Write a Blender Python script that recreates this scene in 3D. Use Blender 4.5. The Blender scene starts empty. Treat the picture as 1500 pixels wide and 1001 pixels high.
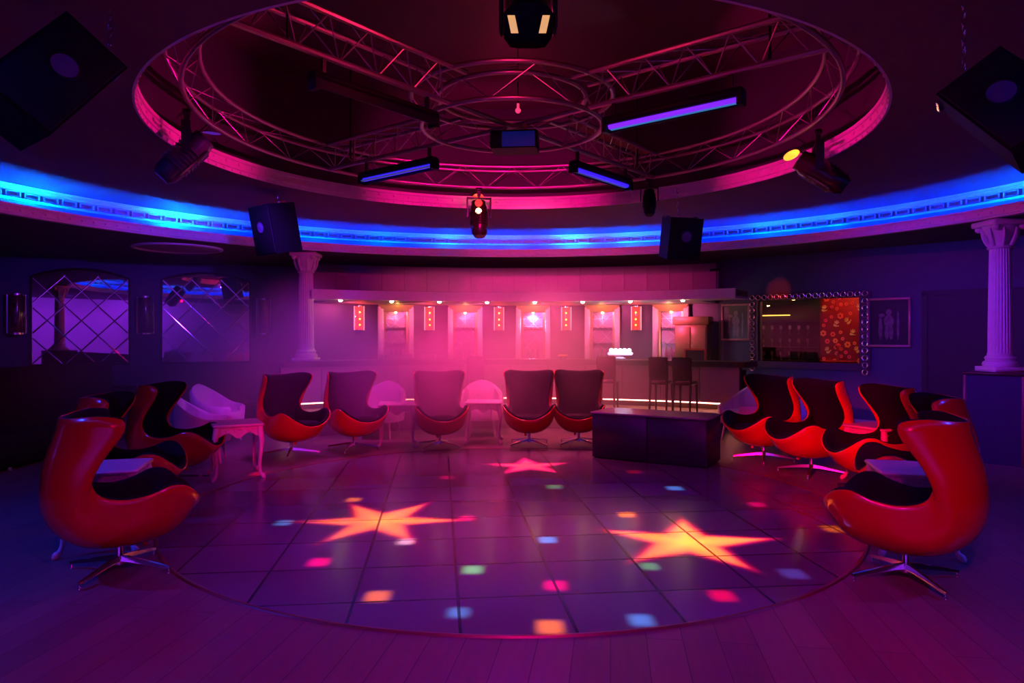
import bpy, math, random
from mathutils import Vector, Matrix
random.seed(7)
PI = math.pi
sc = bpy.context.scene
COL = sc.collection
CX, CY = 0.0, 6.85                      # centre of the round dance floor
def rad(d): return d * PI / 180.0
def V(*a): return Vector(a)

# ------------------------------------------------------------------ materials
MATS = {}
def mat(name, col, rough=0.5, metal=0.0, emit=None, estr=0.0, var=0.06, nscale=14.0, bump=0.0, coat=0.0, trans=0.0, alpha=1.0, spec=0.5):
    if name in MATS: return MATS[name]
    m = bpy.data.materials.new(name); m.use_nodes = True
    nt = m.node_tree; b = nt.nodes['Principled BSDF']
    b.inputs['Roughness'].default_value = rough
    b.inputs['Metallic'].default_value = metal
    b.inputs['Coat Weight'].default_value = coat
    b.inputs['Transmission Weight'].default_value = trans
    b.inputs['Alpha'].default_value = alpha
    b.inputs['Specular IOR Level'].default_value = spec
    if emit is not None:
        b.inputs['Emission Color'].default_value = (*emit, 1)
        b.inputs['Emission Strength'].default_value = estr
    tc = nt.nodes.new('ShaderNodeTexCoord')
    n = nt.nodes.new('ShaderNodeTexNoise'); n.inputs['Scale'].default_value = nscale; n.inputs['Detail'].default_value = 4
    nt.links.new(tc.outputs['Object'], n.inputs['Vector'])
    r = nt.nodes.new('ShaderNodeValToRGB')
    r.color_ramp.elements[0].color = (*[c * (1 - var * 2) for c in col], 1)
    r.color_ramp.elements[1].color = (*[min(1, c * (1 + var * 2)) for c in col], 1)
    nt.links.new(n.outputs['Fac'], r.inputs['Fac'])
    nt.links.new(r.outputs['Color'], b.inputs['Base Color'])
    if bump:
        bp = nt.nodes.new('ShaderNodeBump'); bp.inputs['Strength'].default_value = bump
        nt.links.new(n.outputs['Fac'], bp.inputs['Height']); nt.links.new(bp.outputs['Normal'], b.inputs['Normal'])
    MATS[name] = m
    return m

class NX:
    """small helper that writes arithmetic as shader nodes"""
    def __init__(s, nt): s.nt = nt
    def m(s, op, a, b=None, c=None, clamp=False):
        n = s.nt.nodes.new('ShaderNodeMath'); n.operation = op; n.use_clamp = clamp
        for i, v in enumerate((a, b, c)):
            if v is None: continue
            if isinstance(v, (int, float)): n.inputs[i].default_value = v
            else: s.nt.links.new(v, n.inputs[i])
        return n.outputs[0]
    def step(s, v, lo, hi):
        """1 where v<=lo, 0 where v>=hi, smooth between"""
        n = s.nt.nodes.new('ShaderNodeMapRange'); n.interpolation_type = 'SMOOTHSTEP'
        s.nt.links.new(v, n.inputs['Value'])
        n.inputs['From Min'].default_value = lo; n.inputs['From Max'].default_value = hi
        n.inputs['To Min'].default_value = 1; n.inputs['To Max'].default_value = 0
        return n.outputs['Result']
    def vec(s, op, a, b=None, scale=None):
        n = s.nt.nodes.new('ShaderNodeVectorMath'); n.operation = op
        for i, v in enumerate((a, b)):
            if v is None: continue
            if isinstance(v, (tuple, list)): n.inputs[i].default_value = v
            else: s.nt.links.new(v, n.inputs[i])
        if scale is not None:
            if isinstance(scale, (int, float)): n.inputs['Scale'].default_value = scale
            else: s.nt.links.new(scale, n.inputs['Scale'])
        return n.outputs[0]

# ------------------------------------------------------------------ mesh builder
class MB:
    def __init__(s): s.v = []; s.f = []; s.M = None
    def add(s, vs, fs):
        o = len(s.v)
        if s.M is not None: vs = [s.M @ Vector(p) for p in vs]
        s.v += [tuple(p) for p in vs]; s.f += [tuple(i + o for i in f) for f in fs]
        return s
    def box(s, c, d, rz=0.0, M=None, bev=0.0):
        hx, hy, hz = d[0] / 2, d[1] / 2, d[2] / 2
        if bev:
            b = min(bev, hx * .9, hy * .9, hz * .9); vs = []; fs = []
            def ring(z, i):
                x, y = hx - i, hy - i; k = b
                return [(x - k, -y, z), (x, -y + k, z), (x, y - k, z), (x - k, y, z), (-x + k, y, z), (-x, y - k, z), (-x, -y + k, z), (-x + k, -y, z)]
            for z, i in ((-hz, b * .7), (-hz + b, 0), (hz - b, 0), (hz, b * .7)): vs += ring(z, i)
            for r in range(3):
                for i in range(8): j = (i + 1) % 8; fs.append((r * 8 + i, r * 8 + j, r * 8 + 8 + j, r * 8 + 8 + i))
            fs += [tuple(range(7, -1, -1)), tuple(range(24, 32))]
        else:
            vs = [(x, y, z) for x in (-hx, hx) for y in (-hy, hy) for z in (-hz, hz)]
            fs = [(0, 1, 3, 2), (4, 6, 7, 5), (0, 4, 5, 1), (2, 3, 7, 6), (0, 2, 6, 4), (1, 5, 7, 3)]
        T = Matrix.Translation(c) @ Matrix.Rotation(rz, 4, 'Z')
        if M is not None: T = Matrix.Translation(c) @ M.to_4x4()
        return s.add([T @ Vector(p) for p in vs], fs)
    def tube(s, pts, r, n=8, closed=False, cap=True):
        pts = [Vector(p) for p in pts]; N = len(pts)
        rr = r if isinstance(r, (list, tuple)) else [r] * N
        vs = []; fs = []; up = None
        for i, p in enumerate(pts):
            if closed: t = pts[(i + 1) % N] - pts[i - 1]
            else: t = pts[min(i + 1, N - 1)] - pts[max(i - 1, 0)]
            t.normalize()
            if up is None:
                a = Vector((0, 0, 1)) if abs(t.z) < .9 else Vector((1, 0, 0))
                up = (a - t * a.dot(t)).normalized()
            else: up = (up - t * up.dot(t)).normalized()
            w = t.cross(up)
            for k in range(n):
                a = 2 * PI * k / n; vs.append(p + (up * math.cos(a) + w * math.sin(a)) * rr[i])
        for i in range(N if closed else N - 1):
            j = (i + 1) % N
            for k in range(n):
                l = (k + 1) % n; fs.append((i * n + k, i * n + l, j * n + l, j * n + k))
        if cap and not closed: fs += [tuple(range(n - 1, -1, -1)), tuple((N - 1) * n + k for k in range(n))]
        return s.add(vs, fs)
    def rev(s, prof, c=(0, 0), a0=0.0, a1=360.0, n=96, closed=True):
        """revolve (r,z) points about a vertical axis; closed joins last to first"""
        full = abs(a1 - a0 - 360) < 1e-6; m = n if full else n + 1; P = len(prof); vs = []; fs = []
        for i in range(m):
            a = rad(a0 + (a1 - a0) * i / n)
            for r, z in prof: vs.append((c[0] + r * math.cos(a), c[1] + r * math.sin(a), z))
        for i in range(n):
            j = (i + 1) % m
            for k in range(P if closed else P - 1):
                l = (k + 1) % P; fs.append((i * P + k, j * P + k, j * P + l, i * P + l))
        if closed and not full: fs += [tuple(range(P)), tuple((m - 1) * P + k for k in range(P - 1, -1, -1))]
        return s.add(vs, fs)
    def lathe(s, prof, c=(0, 0, 0), n=24, flute=0, fd=0.0):
        vs = []; fs = []; P = len(prof)
        for i in range(n):
            a = 2 * PI * i / n
            k = 1 - (fd if flute and i % 2 else 0)
            for r, z in prof:
                q = r * k if flute else r
                vs.append((c[0] + q * math.cos(a), c[1] + q * math.sin(a), c[2] + z))
        for i in range(n):
            j = (i + 1) % n
            for k in range(P - 1): fs.append((i * P + k, j * P + k, j * P + k + 1, i * P + k + 1))
        fs += [tuple(i * P for i in range(n - 1, -1, -1)), tuple(i * P + P - 1 for i in range(n))]
        return s.add(vs, fs)
    def prism(s, poly, z0, z1):
        n = len(poly); vs = [(x, y, z0) for x, y in poly] + [(x, y, z1) for x, y in poly]
        fs = [tuple(range(n - 1, -1, -1)), tuple(range(n, 2 * n))] + [(i, (i + 1) % n, n + (i + 1) % n, n + i) for i in range(n)]
        return s.add(vs, fs)
    def ball(s, c, r, n=12, m=8, sc_=(1, 1, 1)):
        vs = []; fs = []
        for j in range(m + 1):
            t = PI * j / m
            for i in range(n):
                a = 2 * PI * i / n
                vs.append((c[0] + r * sc_[0] * math.sin(t) * math.cos(a), c[1] + r * sc_[1] * math.sin(t) * math.sin(a), c[2] + r * sc_[2] * math.cos(t)))
        for j in range(m):
            for i in range(n):
                k = (i + 1) % n; fs.append((j * n + i, (j + 1) * n + i, (j + 1) * n + k, j * n + k))
        return s.add(vs, fs)
    def build(s, name, m, parent=None, smooth=40, loc=None):
        me = bpy.data.meshes.new(name); me.from_pydata(s.v, [], s.f); me.validate(); me.update()
        if smooth:
            me.shade_smooth(); me.set_sharp_from_angle(angle=rad(smooth))
        o = bpy.data.objects.new(name, me); COL.objects.link(o)
        if m is not None: me.materials.append(m)
        if parent is not None: o.parent = parent
        if loc is not None: o.location = loc
        return o

def tag(o, label=None, cat=None, group=None, kind=None):
    if label: o['label'] = label
    if cat: o['category'] = cat
    if group: o['group'] = group
    if kind: o['kind'] = kind
    return o
def thing(name, label, cat, loc=(0, 0, 0), rz=0.0, group=None, M=None):
    o = bpy.data.objects.new(name, None); COL.objects.link(o)
    o.empty_display_size = .1
    if M is not None: o.matrix_world = Matrix.Translation(loc) @ M.to_4x4()
    else: o.location = loc; o.rotation_euler = (0, 0, rz)
    return tag(o, label, cat, group)
def struct(name, mb, m, smooth=40): return tag(mb.build(name, m, smooth=smooth), kind='structure')
def dup(o, loc=None, rz=None, label=None, group=None, parent=None, M=None):
    c = o.copy(); COL.objects.link(c)
    if parent is not None: c.parent = parent
    if M is not None: c.matrix_world = Matrix.Translation(loc) @ M.to_4x4()
    else:
        if loc is not None: c.location = loc
        if rz is not None: c.rotation_euler = (0, 0, rz)
    if label: c['label'] = label
    if group: c['group'] = group
    for ch in KIDS.get(o.name, [x for x in bpy.data.objects if x.parent == o]): dup(ch, parent=c)
    return c
KIDS = {}
def aim(loc, target, roll=0.0):
    """rotation whose -Z looks from loc to target"""
    d = (Vector(target) - Vector(loc)).normalized()
    return d.to_track_quat('-Z', 'Y').to_matrix() @ Matrix.Rotation(roll, 3, 'Z')

# ------------------------------------------------------------------ lights
def spot(name, loc, target, col, power, angle, blend=.4, r=.05):
    l = bpy.data.lights.new(name, 'SPOT'); l.color = col; l.energy = power; l.spot_size = rad(angle); l.spot_blend = blend; l.shadow_soft_size = r
    o = bpy.data.objects.new(name, l); COL.objects.link(o); o.matrix_world = Matrix.Translation(loc) @ aim(loc, target).to_4x4()
    return o
def point(name, loc, col, power, r=.08):
    l = bpy.data.lights.new(name, 'POINT'); l.color = col; l.energy = power; l.shadow_soft_size = r
    o = bpy.data.objects.new(name, l); COL.objects.link(o); o.location = loc
    return o
def area(name, loc, target, col, power, sx, sy, spread=180):
    l = bpy.data.lights.new(name, 'AREA'); l.color = col; l.energy = power; l.shape = 'RECTANGLE'; l.size = sx; l.size_y = sy; l.spread = rad(spread)
    o = bpy.data.objects.new(name, l); COL.objects.link(o); o.matrix_world = Matrix.Translation(loc) @ aim(loc, target).to_4x4()
    return o
def slide(name, loc, power, items, angle=150, r=.01):
    """a projector hung at loc that throws coloured squares and stars on the floor below; items in floor coordinates"""
    l = bpy.data.lights.new(name, 'SPOT'); l.energy = power; l.spot_size = rad(angle); l.spot_blend = .1; l.shadow_soft_size = r; l.use_nodes = True
    nt = l.node_tree; nx = NX(nt); em = nt.nodes['Emission']
    tc = nt.nodes.new('ShaderNodeTexCoord'); sp = nt.nodes.new('ShaderNodeSeparateXYZ'); nt.links.new(tc.outputs['Normal'], sp.inputs[0])
    k = nx.m('DIVIDE', -loc[2], sp.outputs[2])
    u = nx.m('MULTIPLY_ADD', sp.outputs[0], k, loc[0]); v = nx.m('MULTIPLY_ADD', sp.outputs[1], k, loc[1])
    total = None
    for it in items:
        du = nx.m('SUBTRACT', u, it['x']); dv = nx.m('SUBTRACT', v, it['y'])
        if it['t'] == 'sq':
            a = nx.m('ABSOLUTE', du); b = nx.m('ABSOLUTE', dv)
            w, h, s = it['w'], it['h'], it.get('s', .05)
            mk = nx.m('MULTIPLY', nx.step(a, w - s, w + s), nx.step(b, h - s, h + s))
            c = nx.vec('SCALE', it['c'], None, mk)
        else:
            n, R, ri = it['n'], it['R'], it['ri']
            an = nx.m('SUBTRACT', nx.m('ARCTAN2', dv, du), it['rot'])
            t = nx.m('PINGPONG', an, PI / n)
            rr = nx.m('SQRT', nx.m('ADD', nx.m('MULTIPLY', du, du), nx.m('MULTIPLY', dv, dv)))
            ix, iy = ri * math.cos(PI / n), ri * math.sin(PI / n)
            d = Vector((ix - R, iy, 0)).normalized(); N = Vector((d.y, -d.x, 0))
            if N.x * R < 0: N = -N
            phi = math.atan2(N.y, N.x); cc = N.x * R
            dist = nx.m('SUBTRACT', nx.m('MULTIPLY', rr, nx.m('COSINE', nx.m('SUBTRACT', t, phi))), cc)
            c = None
            for col, lo, hi in it['layers']:
                q = nx.vec('SCALE', col, None, nx.step(dist, lo, hi))
                c = q if c is None else nx.vec('ADD', c, q)
        total = c if total is None else nx.vec('ADD', total, c)
    nt.links.new(total, em.inputs['Color'])
    o = bpy.data.objects.new(name, l); COL.objects.link(o); o.location = loc
    return o
#==SCENE==
# ------------------------------------------------------------------ strengths
K_SQ, K_ST, EXPO, STEP = 11.0, 10.0, 0.0, 1.0
LED_BASE, LED_VAR = 105.0, 2400.0
MG = (1, .0, .24)
LIGHTS_P = [
 ('truss_red_lamp', (.0, 5.0, 3.80), (1, .015, .10), 26),
 ('truss_red_lamp_far', (.0, 8.6, 4.2), (1, .02, .12), 8),
]
LIGHTS_S = [
 ('pink_haze_fill', (-.7, 10.3, 3.0), (-.7, 10.5, 0), (1, .03, .28), 750, 105, 1, .3),  # the three overhead haze lights are added, without fixtures
 ('pink_haze_fill_right', (.7, 11.2, 3.0), (.6, 11.2, 0), (1, .08, .20), 700, 105, 1, .3),
 ('purple_haze_fill', (-2.8, 10.3, 3.0), (-2.8, 10.5, 0), (.6, .02, .75), 350, 105, 1, .3),
 ('pink_bar_fill', (.2, 9.0, 3.1), (.6, 14.2, 1.5), (1, .06, .26), 200, 80, 1, .3),  # added wash towards the bar, no fixture of its own
 ('front_red_wash_left', (-.8, .4, 2.95), (-2.7, 4.8, .6), (1, .0, .02), 60, 50, .7),
 ('front_red_wash_right', (.8, .4, 2.95), (2.7, 4.7, .6), (1, .0, .015), 190, 50, .7),
 ('red_wash_right_row', (-1.2, .3, 2.7), (3.58, 8.2, .35), (1, .0, .03), 4200, 15, .8),
 ('red_wash_left_row', (1.0, .3, 2.7), (-2.7, 9.3, .3), (1, .0, .14), 1800, 17, .8),
 ('red_wall_blob', (2.5, 7.3, 3.05), (4.95, 13.0, 2.45), (1, .03, .01), 900, 4.5, .6),
 ('violet_fill_left', (-2.6, 7.5, 3.1), (-6, 13, .8), (.18, .02, 1), 420, 75, .9),  # this and the right violet wash are added, no fixture
 ('violet_fill_right', (2.6, 7.5, 3.1), (6.6, 10.5, .6), (.09, .015, 1), 420, 70, .9),
 ('violet_floor_wash', (0, 6.2, 3.25), (0, 6.0, 0), (.42, .0, 1), 210, 125, .9),
 ('magenta_front_wash', (.3, .5, 2.95), (.3, 2.2, 0), (1, .0, .62), 280, 110, .9),
 ('blue_floor_wash_left', (-5.0, 4.0, 2.95), (-4.6, 4.6, 0), (.0, .03, 1), 300, 120, .9),
 ('blue_floor_wash_right', (5.0, 4.0, 2.95), (4.6, 4.6, 0), (.0, .03, 1), 170, 120, .9),
 ('violet_rear_wash', (-4.2, -.5, 2.9), (-4.6, -3.5, .2), (.30, .02, 1), 380, 140, 1, .03),
 ('violet_rear_wash_middle', (-.6, -.5, 2.9), (-.8, -3.5, .2), (.30, .02, 1), 900, 140, 1, .03),
]
for _a in (6, 96, 186, 276):
    _c, _s = math.cos(rad(_a)), math.sin(rad(_a))
    LIGHTS_S.append(('magenta_trim_fill', (1.25 * _c, 6.85 + 1.25 * _s, 3.55), (3.25 * _c, 6.85 + 3.25 * _s, 3.75), MG, 150, 105, .5))  # added spots to light the opening trim, no fixtures
for _a in (115, 104, 95, 85, 75, 66):
    LIGHTS_S.append(('bar_wall_pink_fill', (7.2 * math.cos(rad(_a)), 6.85 + 7.2 * math.sin(rad(_a)), 2.2), (8.4 * math.cos(rad(_a)), 6.85 + 8.4 * math.sin(rad(_a)), 1.5), (1, .09, .34), 70, 120, 1, .05))  # added pink fill under the canopy to brighten the wall, no fixtures
LIGHTS_A = []
HAZE = [
 (('haze', (-.3, 11.4, .95), (4.3, 2.1, 1.6), .46, 'thick pink haze hanging between the egg chairs and the bar'), dict(nz=.6, scale=1.7, seed=1.7, aniso=.1)),
 (('haze', (-1.3, 9.9, .75), (1.7, 1.0, 1.05), .9, 'dense pink wisp of haze in front of the haziest egg chair'), dict(nz=.8, scale=1.5, seed=7.7, aniso=.1)),
 (('haze', (-4.7, 10.4, 1.1), (3.2, 3.2, 1.75), .24, 'thin violet haze before the diamond mirrors'), dict(nz=.4, scale=1.4, seed=4.1)),
]
# ------------------------------------------------------------------ surface materials
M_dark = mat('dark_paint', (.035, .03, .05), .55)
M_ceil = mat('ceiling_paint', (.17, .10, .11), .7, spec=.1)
M_soffit = mat('soffit_paint', (.10, .10, .11), .7)
M_wall = mat('wall_paint', (.075, .10, .18), .6)
M_plaster = mat('white_plaster', (.78, .76, .76), .5, bump=.05)
M_black = mat('black_plastic', (.008, .008, .010), .5, spec=.10)
M_blackm = mat('black_metal', (.02, .02, .022), .35, .6)
M_chrome = mat('chrome', (.82, .82, .85), .12, 1.0, var=.01)
M_alu = mat('aluminium', (.42, .38, .40), .42, 1.0, var=.02)
M_red = mat('red_shell', (.62, .004, .010), .16, coat=.5, var=.03)
M_fabric = mat('black_fabric', (.007, .0065, .009), .8, spec=.25, nscale=60, bump=.15)
M_white = mat('white_leather', (.72, .70, .72), .35, bump=.05)
M_cream = mat('cream_lacquer', (.75, .72, .68), .35, bump=.05)
M_darkwood = mat('dark_wood', (.05, .028, .02), .35)
M_wood = mat('warm_wood', (.38, .2, .09), .4)
M_gold = mat('antique_gold', (.62, .40, .16), .35, .8)
M_mirror = mat('mirror', (.86, .87, .88), .015, 1.0, var=.003)
M_mirror2 = mat('bevelled_mirror', (.80, .82, .84), .10, 1.0, var=.01)
M_glass = mat('clear_glass', (.9, .9, .92), .03, trans=1.0, var=.0)

def plank_mat():
    m = mat('plank_floor', (.2, .15, .12), .36); nt = m.node_tree; b = nt.nodes['Principled BSDF']
    tc = nt.nodes.new('ShaderNodeTexCoord'); mp = nt.nodes.new('ShaderNodeMapping'); mp.inputs['Rotation'].default_value = (0, 0, rad(98))
    br = nt.nodes.new('ShaderNodeTexBrick'); br.offset = .37
    for k, v in (('Scale', 1.0), ('Mortar Size', .003), ('Mortar Smooth', .1), ('Bias', 0), ('Brick Width', 1.9), ('Row Height', .19)): br.inputs[k].default_value = v
    br.inputs['Color1'].default_value = (.20, .16, .15, 1); br.inputs['Color2'].default_value = (.27, .22, .20, 1); br.inputs['Mortar'].default_value = (.09, .07, .07, 1)
    nt.links.new(tc.outputs['Object'], mp.inputs[0]); nt.links.new(mp.outputs[0], br.inputs['Vector'])
    n = nt.nodes.new('ShaderNodeTexNoise'); n.inputs['Scale'].default_value = 3; n.inputs['Detail'].default_value = 6
    mp2 = nt.nodes.new('ShaderNodeMapping'); mp2.inputs['Scale'].default_value = (1, 9, 1); nt.links.new(mp.outputs[0], mp2.inputs[0]); nt.links.new(mp2.outputs[0], n.inputs['Vector'])
    mx = nt.nodes.new('ShaderNodeMix'); mx.data_type = 'RGBA'; mx.blend_type = 'MULTIPLY'; mx.inputs[0].default_value = .5
    nt.links.new(br.outputs['Color'], mx.inputs[6]); nt.links.new(n.outputs['Color'], mx.inputs[7]); nt.links.new(mx.outputs[2], b.inputs['Base Color'])
    bp = nt.nodes.new('ShaderNodeBump'); bp.inputs['Strength'].default_value = .25; bp.inputs['Distance'].default_value = .004
    nt.links.new(br.outputs['Fac'], bp.inputs['Height']); bp.invert = True; nt.links.new(bp.outputs['Normal'], b.inputs['Normal'])
    return m
def tile_mat():
    m = mat('dance_tile', (.14, .13, .15), .2); nt = m.node_tree; b = nt.nodes['Principled BSDF']
    tc = nt.nodes.new('ShaderNodeTexCoord'); mp = nt.nodes.new('ShaderNodeMapping'); mp.vector_type = 'TEXTURE'
    mp.inputs['Location'].default_value = (-.33 - CX, 4.28 - CY, 0); mp.inputs['Rotation'].default_value = (0, 0, rad(5.9))
    br = nt.nodes.new('ShaderNodeTexBrick'); br.offset = 0
    for k, v in (('Scale', 1.0), ('Mortar Size', .010), ('Mortar Smooth', .2), ('Brick Width', .63), ('Row Height', .63)): br.inputs[k].default_value = v
    br.inputs['Color1'].default_value = (.12, .11, .13, 1); br.inputs['Color2'].default_value = (.16, .15, .17, 1); br.inputs['Mortar'].default_value = (.012, .01, .014, 1)
    nt.links.new(tc.outputs['Object'], mp.inputs[0]); nt.links.new(mp.outputs[0], br.inputs['Vector']); nt.links.new(br.outputs['Color'], b.inputs['Base Color'])
    n = nt.nodes.new('ShaderNodeTexNoise'); n.inputs['Scale'].default_value = 5; n.inputs['Detail'].default_value = 6; nt.links.new(tc.outputs['Object'], n.inputs['Vector'])
    mr = nt.nodes.new('ShaderNodeMapRange'); mr.inputs['To Min'].default_value = .15; mr.inputs['To Max'].default_value = .34; pass
    bp = nt.nodes.new('ShaderNodeBump'); bp.inputs['Strength'].default_value = .5; bp.inputs['Distance'].default_value = .006; bp.invert = True
    nt.links.new(br.outputs['Fac'], bp.inputs['Height']); nt.links.new(bp.outputs['Normal'], b.inputs['Normal'])
    return m
M_plank = plank_mat(); M_tile = tile_mat()

# ------------------------------------------------------------------ room shell
WR = Vector((.691, -.723, 0)); WRn = Vector((-.723, -.691, 0)); WR0 = Vector((4.17, 13.80, 0))     # right wall line, inward normal
WL = Vector((.912, .410, 0)); WLn = Vector((.410, -.912, 0)); WL0 = Vector((-9.05, 13.21, 0))       # left wall line
HW = 3.10
struct('floor', MB().prism([(-12, -5), (12, -5), (12, 18), (-12, 18)], -.2, 0), M_plank)
# walls
def wall_seg(name, a, b, n, m, z0=0, z1=HW, th=.15, holes=()):
    """vertical wall from a to b, thickness away from the inward normal n; holes = (s0, s1, z0, z1)"""
    a = Vector(a); b = Vector(b); t = (b - a); L = t.length; t.normalize(); mb = MB()
    def piece(s0, s1, za, zb):
        p = a + t * s0; q = a + t * s1; k = -n * th
        mb.prism([(p.x, p.y), (q.x, q.y), (q.x + k.x, q.y + k.y), (p.x + k.x, p.y + k.y)], za, zb)
    s = 0
    for h in holes:
        piece(s, h[0], z0, z1); piece(h[0], h[1], z0, h[2]); piece(h[0], h[1], h[3], z1); s = h[1]
    piece(s, L, z0, z1)
    return struct(name, mb, m)
RW_END = WR0 + WR * 7.0
# window opening in the right wall
WS0, WS1, WZ0, WZ1 = .73, 2.56, 1.10, 2.26
wall_seg('wall_right', WR0, RW_END, WRn, M_wall, holes=[(WS0, WS1, WZ0, WZ1)])
wall_seg('wall_right_side', RW_END, (RW_END.x, -3.5, 0), Vector((-1, 0, 0)), M_wall)
LW_A = WL0 - WL * 1.6; LW_B = Vector((-4.1, 15.43, 0))
wall_seg('wall_left', LW_A, LW_B, WLn, M_wall)
wall_seg('wall_left_side', (LW_A.x, -3.5, 0), LW_A, Vector((1, 0, 0)), M_wall)
wall_seg('wall_front', (LW_A.x, -3.5, 0), (RW_END.x, -3.5, 0), Vector((0, 1, 0)), mat('pale_wall', (.5, .48, .52), .6))
wall_seg('wall_left_return', (-4.1, 15.43, 0), (-4.09, 14.17, 0), Vector((-1, 0, 0)), M_wall, th=-.05)
struct('wall_back', MB().rev([(8.4, 0), (8.4, HW), (8.55, HW), (8.55, 0)], (CX, CY), 60.2, 119.3, 48), mat('bar_wall_paint', (.075, .05, .095), .4))
wall_seg('wall_right_return', (4.17, 14.14, 0), WR0, Vector((-1, 0, 0)), M_wall, th=.05)
# baseboards
def board(name, a, b, n, h=.17, th=.025):
    a = Vector(a) + n * .0; b = Vector(b); k = n * th
    return struct(name, MB().prism([(a.x, a.y), (b.x, b.y), (b.x + k.x, b.y + k.y), (a.x + k.x, a.y + k.y)], 0.0, h), M_cream)
board('baseboard_right', WR0 + WR * .1, RW_END, WRn)
board('baseboard_left', LW_A, LW_B - WL * .1, WLn)
# ceiling: lower soffit around the cove, drum wall, flat ring, well above the opening
struct('ceiling_soffit', MB().rev([(6.40, 3.08), (6.40, 3.12), (15.5, 3.12), (15.5, 3.08)], (CX, CY), n=128), M_soffit)
struct('ceiling', MB().rev([(3.266, 3.434), (3.30, 3.62), (7.0, 3.62), (7.0, 3.545)], (CX, CY), n=128), M_ceil)
struct('wall_drum', MB().rev([(6.80, 3.10), (6.80, 3.56), (6.90, 3.56), (6.90, 3.10)], (CX, CY), n=128), mat('drum_dimmed', (.13, .17, .30), .35))  # darkened blue stands in for weaker light on the drum wall
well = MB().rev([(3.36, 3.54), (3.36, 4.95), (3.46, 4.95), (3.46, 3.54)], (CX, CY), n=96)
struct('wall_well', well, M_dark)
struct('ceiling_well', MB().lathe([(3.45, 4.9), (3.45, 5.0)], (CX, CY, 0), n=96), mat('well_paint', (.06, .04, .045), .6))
# cove lip with beads
lip = MB().rev([(6.30, 3.08), (6.30, 3.10), (6.33, 3.115), (6.33, 3.19), (6.31, 3.20), (6.31, 3.226), (6.39, 3.226), (6.39, 3.08)], (CX, CY), n=160)
for i in range(240):
    a = 2 * PI * i / 240; lip.ball((CX + 6.325 * math.cos(a), CY + 6.325 * math.sin(a), 3.152), .018, 6, 4)
struct('trim_1', lip, M_plaster)
# crown moulding of the drum with a row of sunk panels
cm = MB().rev([(6.80, 3.360), (6.73, 3.362), (6.70, 3.370), (6.70, 3.380), (6.77, 3.384), (6.77, 3.466), (6.71, 3.470), (6.70, 3.478), (6.70, 3.490), (6.685, 3.492), (6.675, 3.502), (6.675, 3.512), (6.655, 3.514), (6.64, 3.524), (6.63, 3.540), (6.80, 3.545)], (CX, CY), n=160)
NP = 168
for i in range(NP):
    a0 = 360 / NP * i; w = 360 / NP
    pr = lambda z0, z1: [(6.772, z0), (6.705, z0 + .003), (6.705, z1 - .003), (6.772, z1)]
    cm.rev(pr(3.388, 3.402), (CX, CY), a0 + w * .10, a0 + w * .90, 3)
    cm.rev(pr(3.450, 3.464), (CX, CY), a0 + w * .10, a0 + w * .90, 3)
    cm.rev(pr(3.392, 3.46), (CX, CY), a0 + w * .10, a0 + w * .17, 1)
    cm.rev(pr(3.392, 3.46), (CX, CY), a0 + w * .83, a0 + w * .90, 1)
struct('trim_2', cm, mat('drum_white', (.8, .8, .8), .4))
# moulding around the opening
om = MB().rev([(3.25, 3.43), (3.25, 3.47), (3.235, 3.475), (3.235, 3.50), (3.25, 3.505), (3.25, 3.56), (3.235, 3.565), (3.235, 3.60), (3.36, 3.60), (3.36, 3.58), (3.272, 3.58), (3.268, 3.432)], (CX, CY), n=160)
for i in range(96):
    a = 2 * PI * i / 96; om.ball((CX + 3.25 * math.cos(a), CY + 3.25 * math.sin(a), 3.535), .016, 6, 4, (1, 1, 1.2))
for i in range(150):
    a = 2 * PI * i / 150; om.ball((CX + 3.25 * math.cos(a), CY + 3.25 * math.sin(a), 3.45), .016, 6, 4, (1, 1, 1))
struct('trim_3', om, M_plaster)

# LED rope hidden in the cove trough
def led_mat():
    m = mat('cove_led', (.02, .03, .2), .5, emit=(0, .06, 1), estr=1); nt = m.node_tree; b = nt.nodes['Principled BSDF']
    tc = nt.nodes.new('ShaderNodeTexCoord'); sp = nt.nodes.new('ShaderNodeSeparateXYZ'); nt.links.new(tc.outputs['Object'], sp.inputs[0])
    nx = NX(nt); an = nx.m('ARCTAN2', sp.outputs[1], sp.outputs[0])
    n = nt.nodes.new('ShaderNodeTexNoise'); n.noise_dimensions = '1D'; n.inputs['Scale'].default_value = 5.5; n.inputs['Detail'].default_value = 3; n.inputs['Roughness'].default_value = .75
    nt.links.new(an, n.inputs['W'])
    s = nx.m('POWER', nx.m('MULTIPLY', n.outputs['Fac'], 1.15), 5.5)
    st = nx.m('MULTIPLY_ADD', s, LED_VAR, LED_BASE)
    cb = nt.nodes.new('ShaderNodeCombineColor'); nt.links.new(nx.m('MULTIPLY_ADD', s, .55, .006, clamp=True), cb.inputs[1]); cb.inputs[2].default_value = 1
    nt.links.new(cb.outputs[0], b.inputs['Emission Color']); nt.links.new(st, b.inputs['Emission Strength'])
    return m
led = MB()
led.rev([(6.60, 3.135), (6.60, 3.155), (6.625, 3.155), (6.625, 3.135)], (0, 0), n=160)
o = led.build('cove_light_strip', led_mat(), loc=(CX, CY, 0))
tag(o, 'blue LED strip glowing in the round ceiling cove', 'light strip')

# bar platform
struct('floor_platform', MB().rev([(5.25, 0), (5.25, .30), (8.42, .30), (8.42, 0)], (CX, CY), 54, 128, 64), mat('platform_carpet', (.17, .10, .10), .45))

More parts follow.
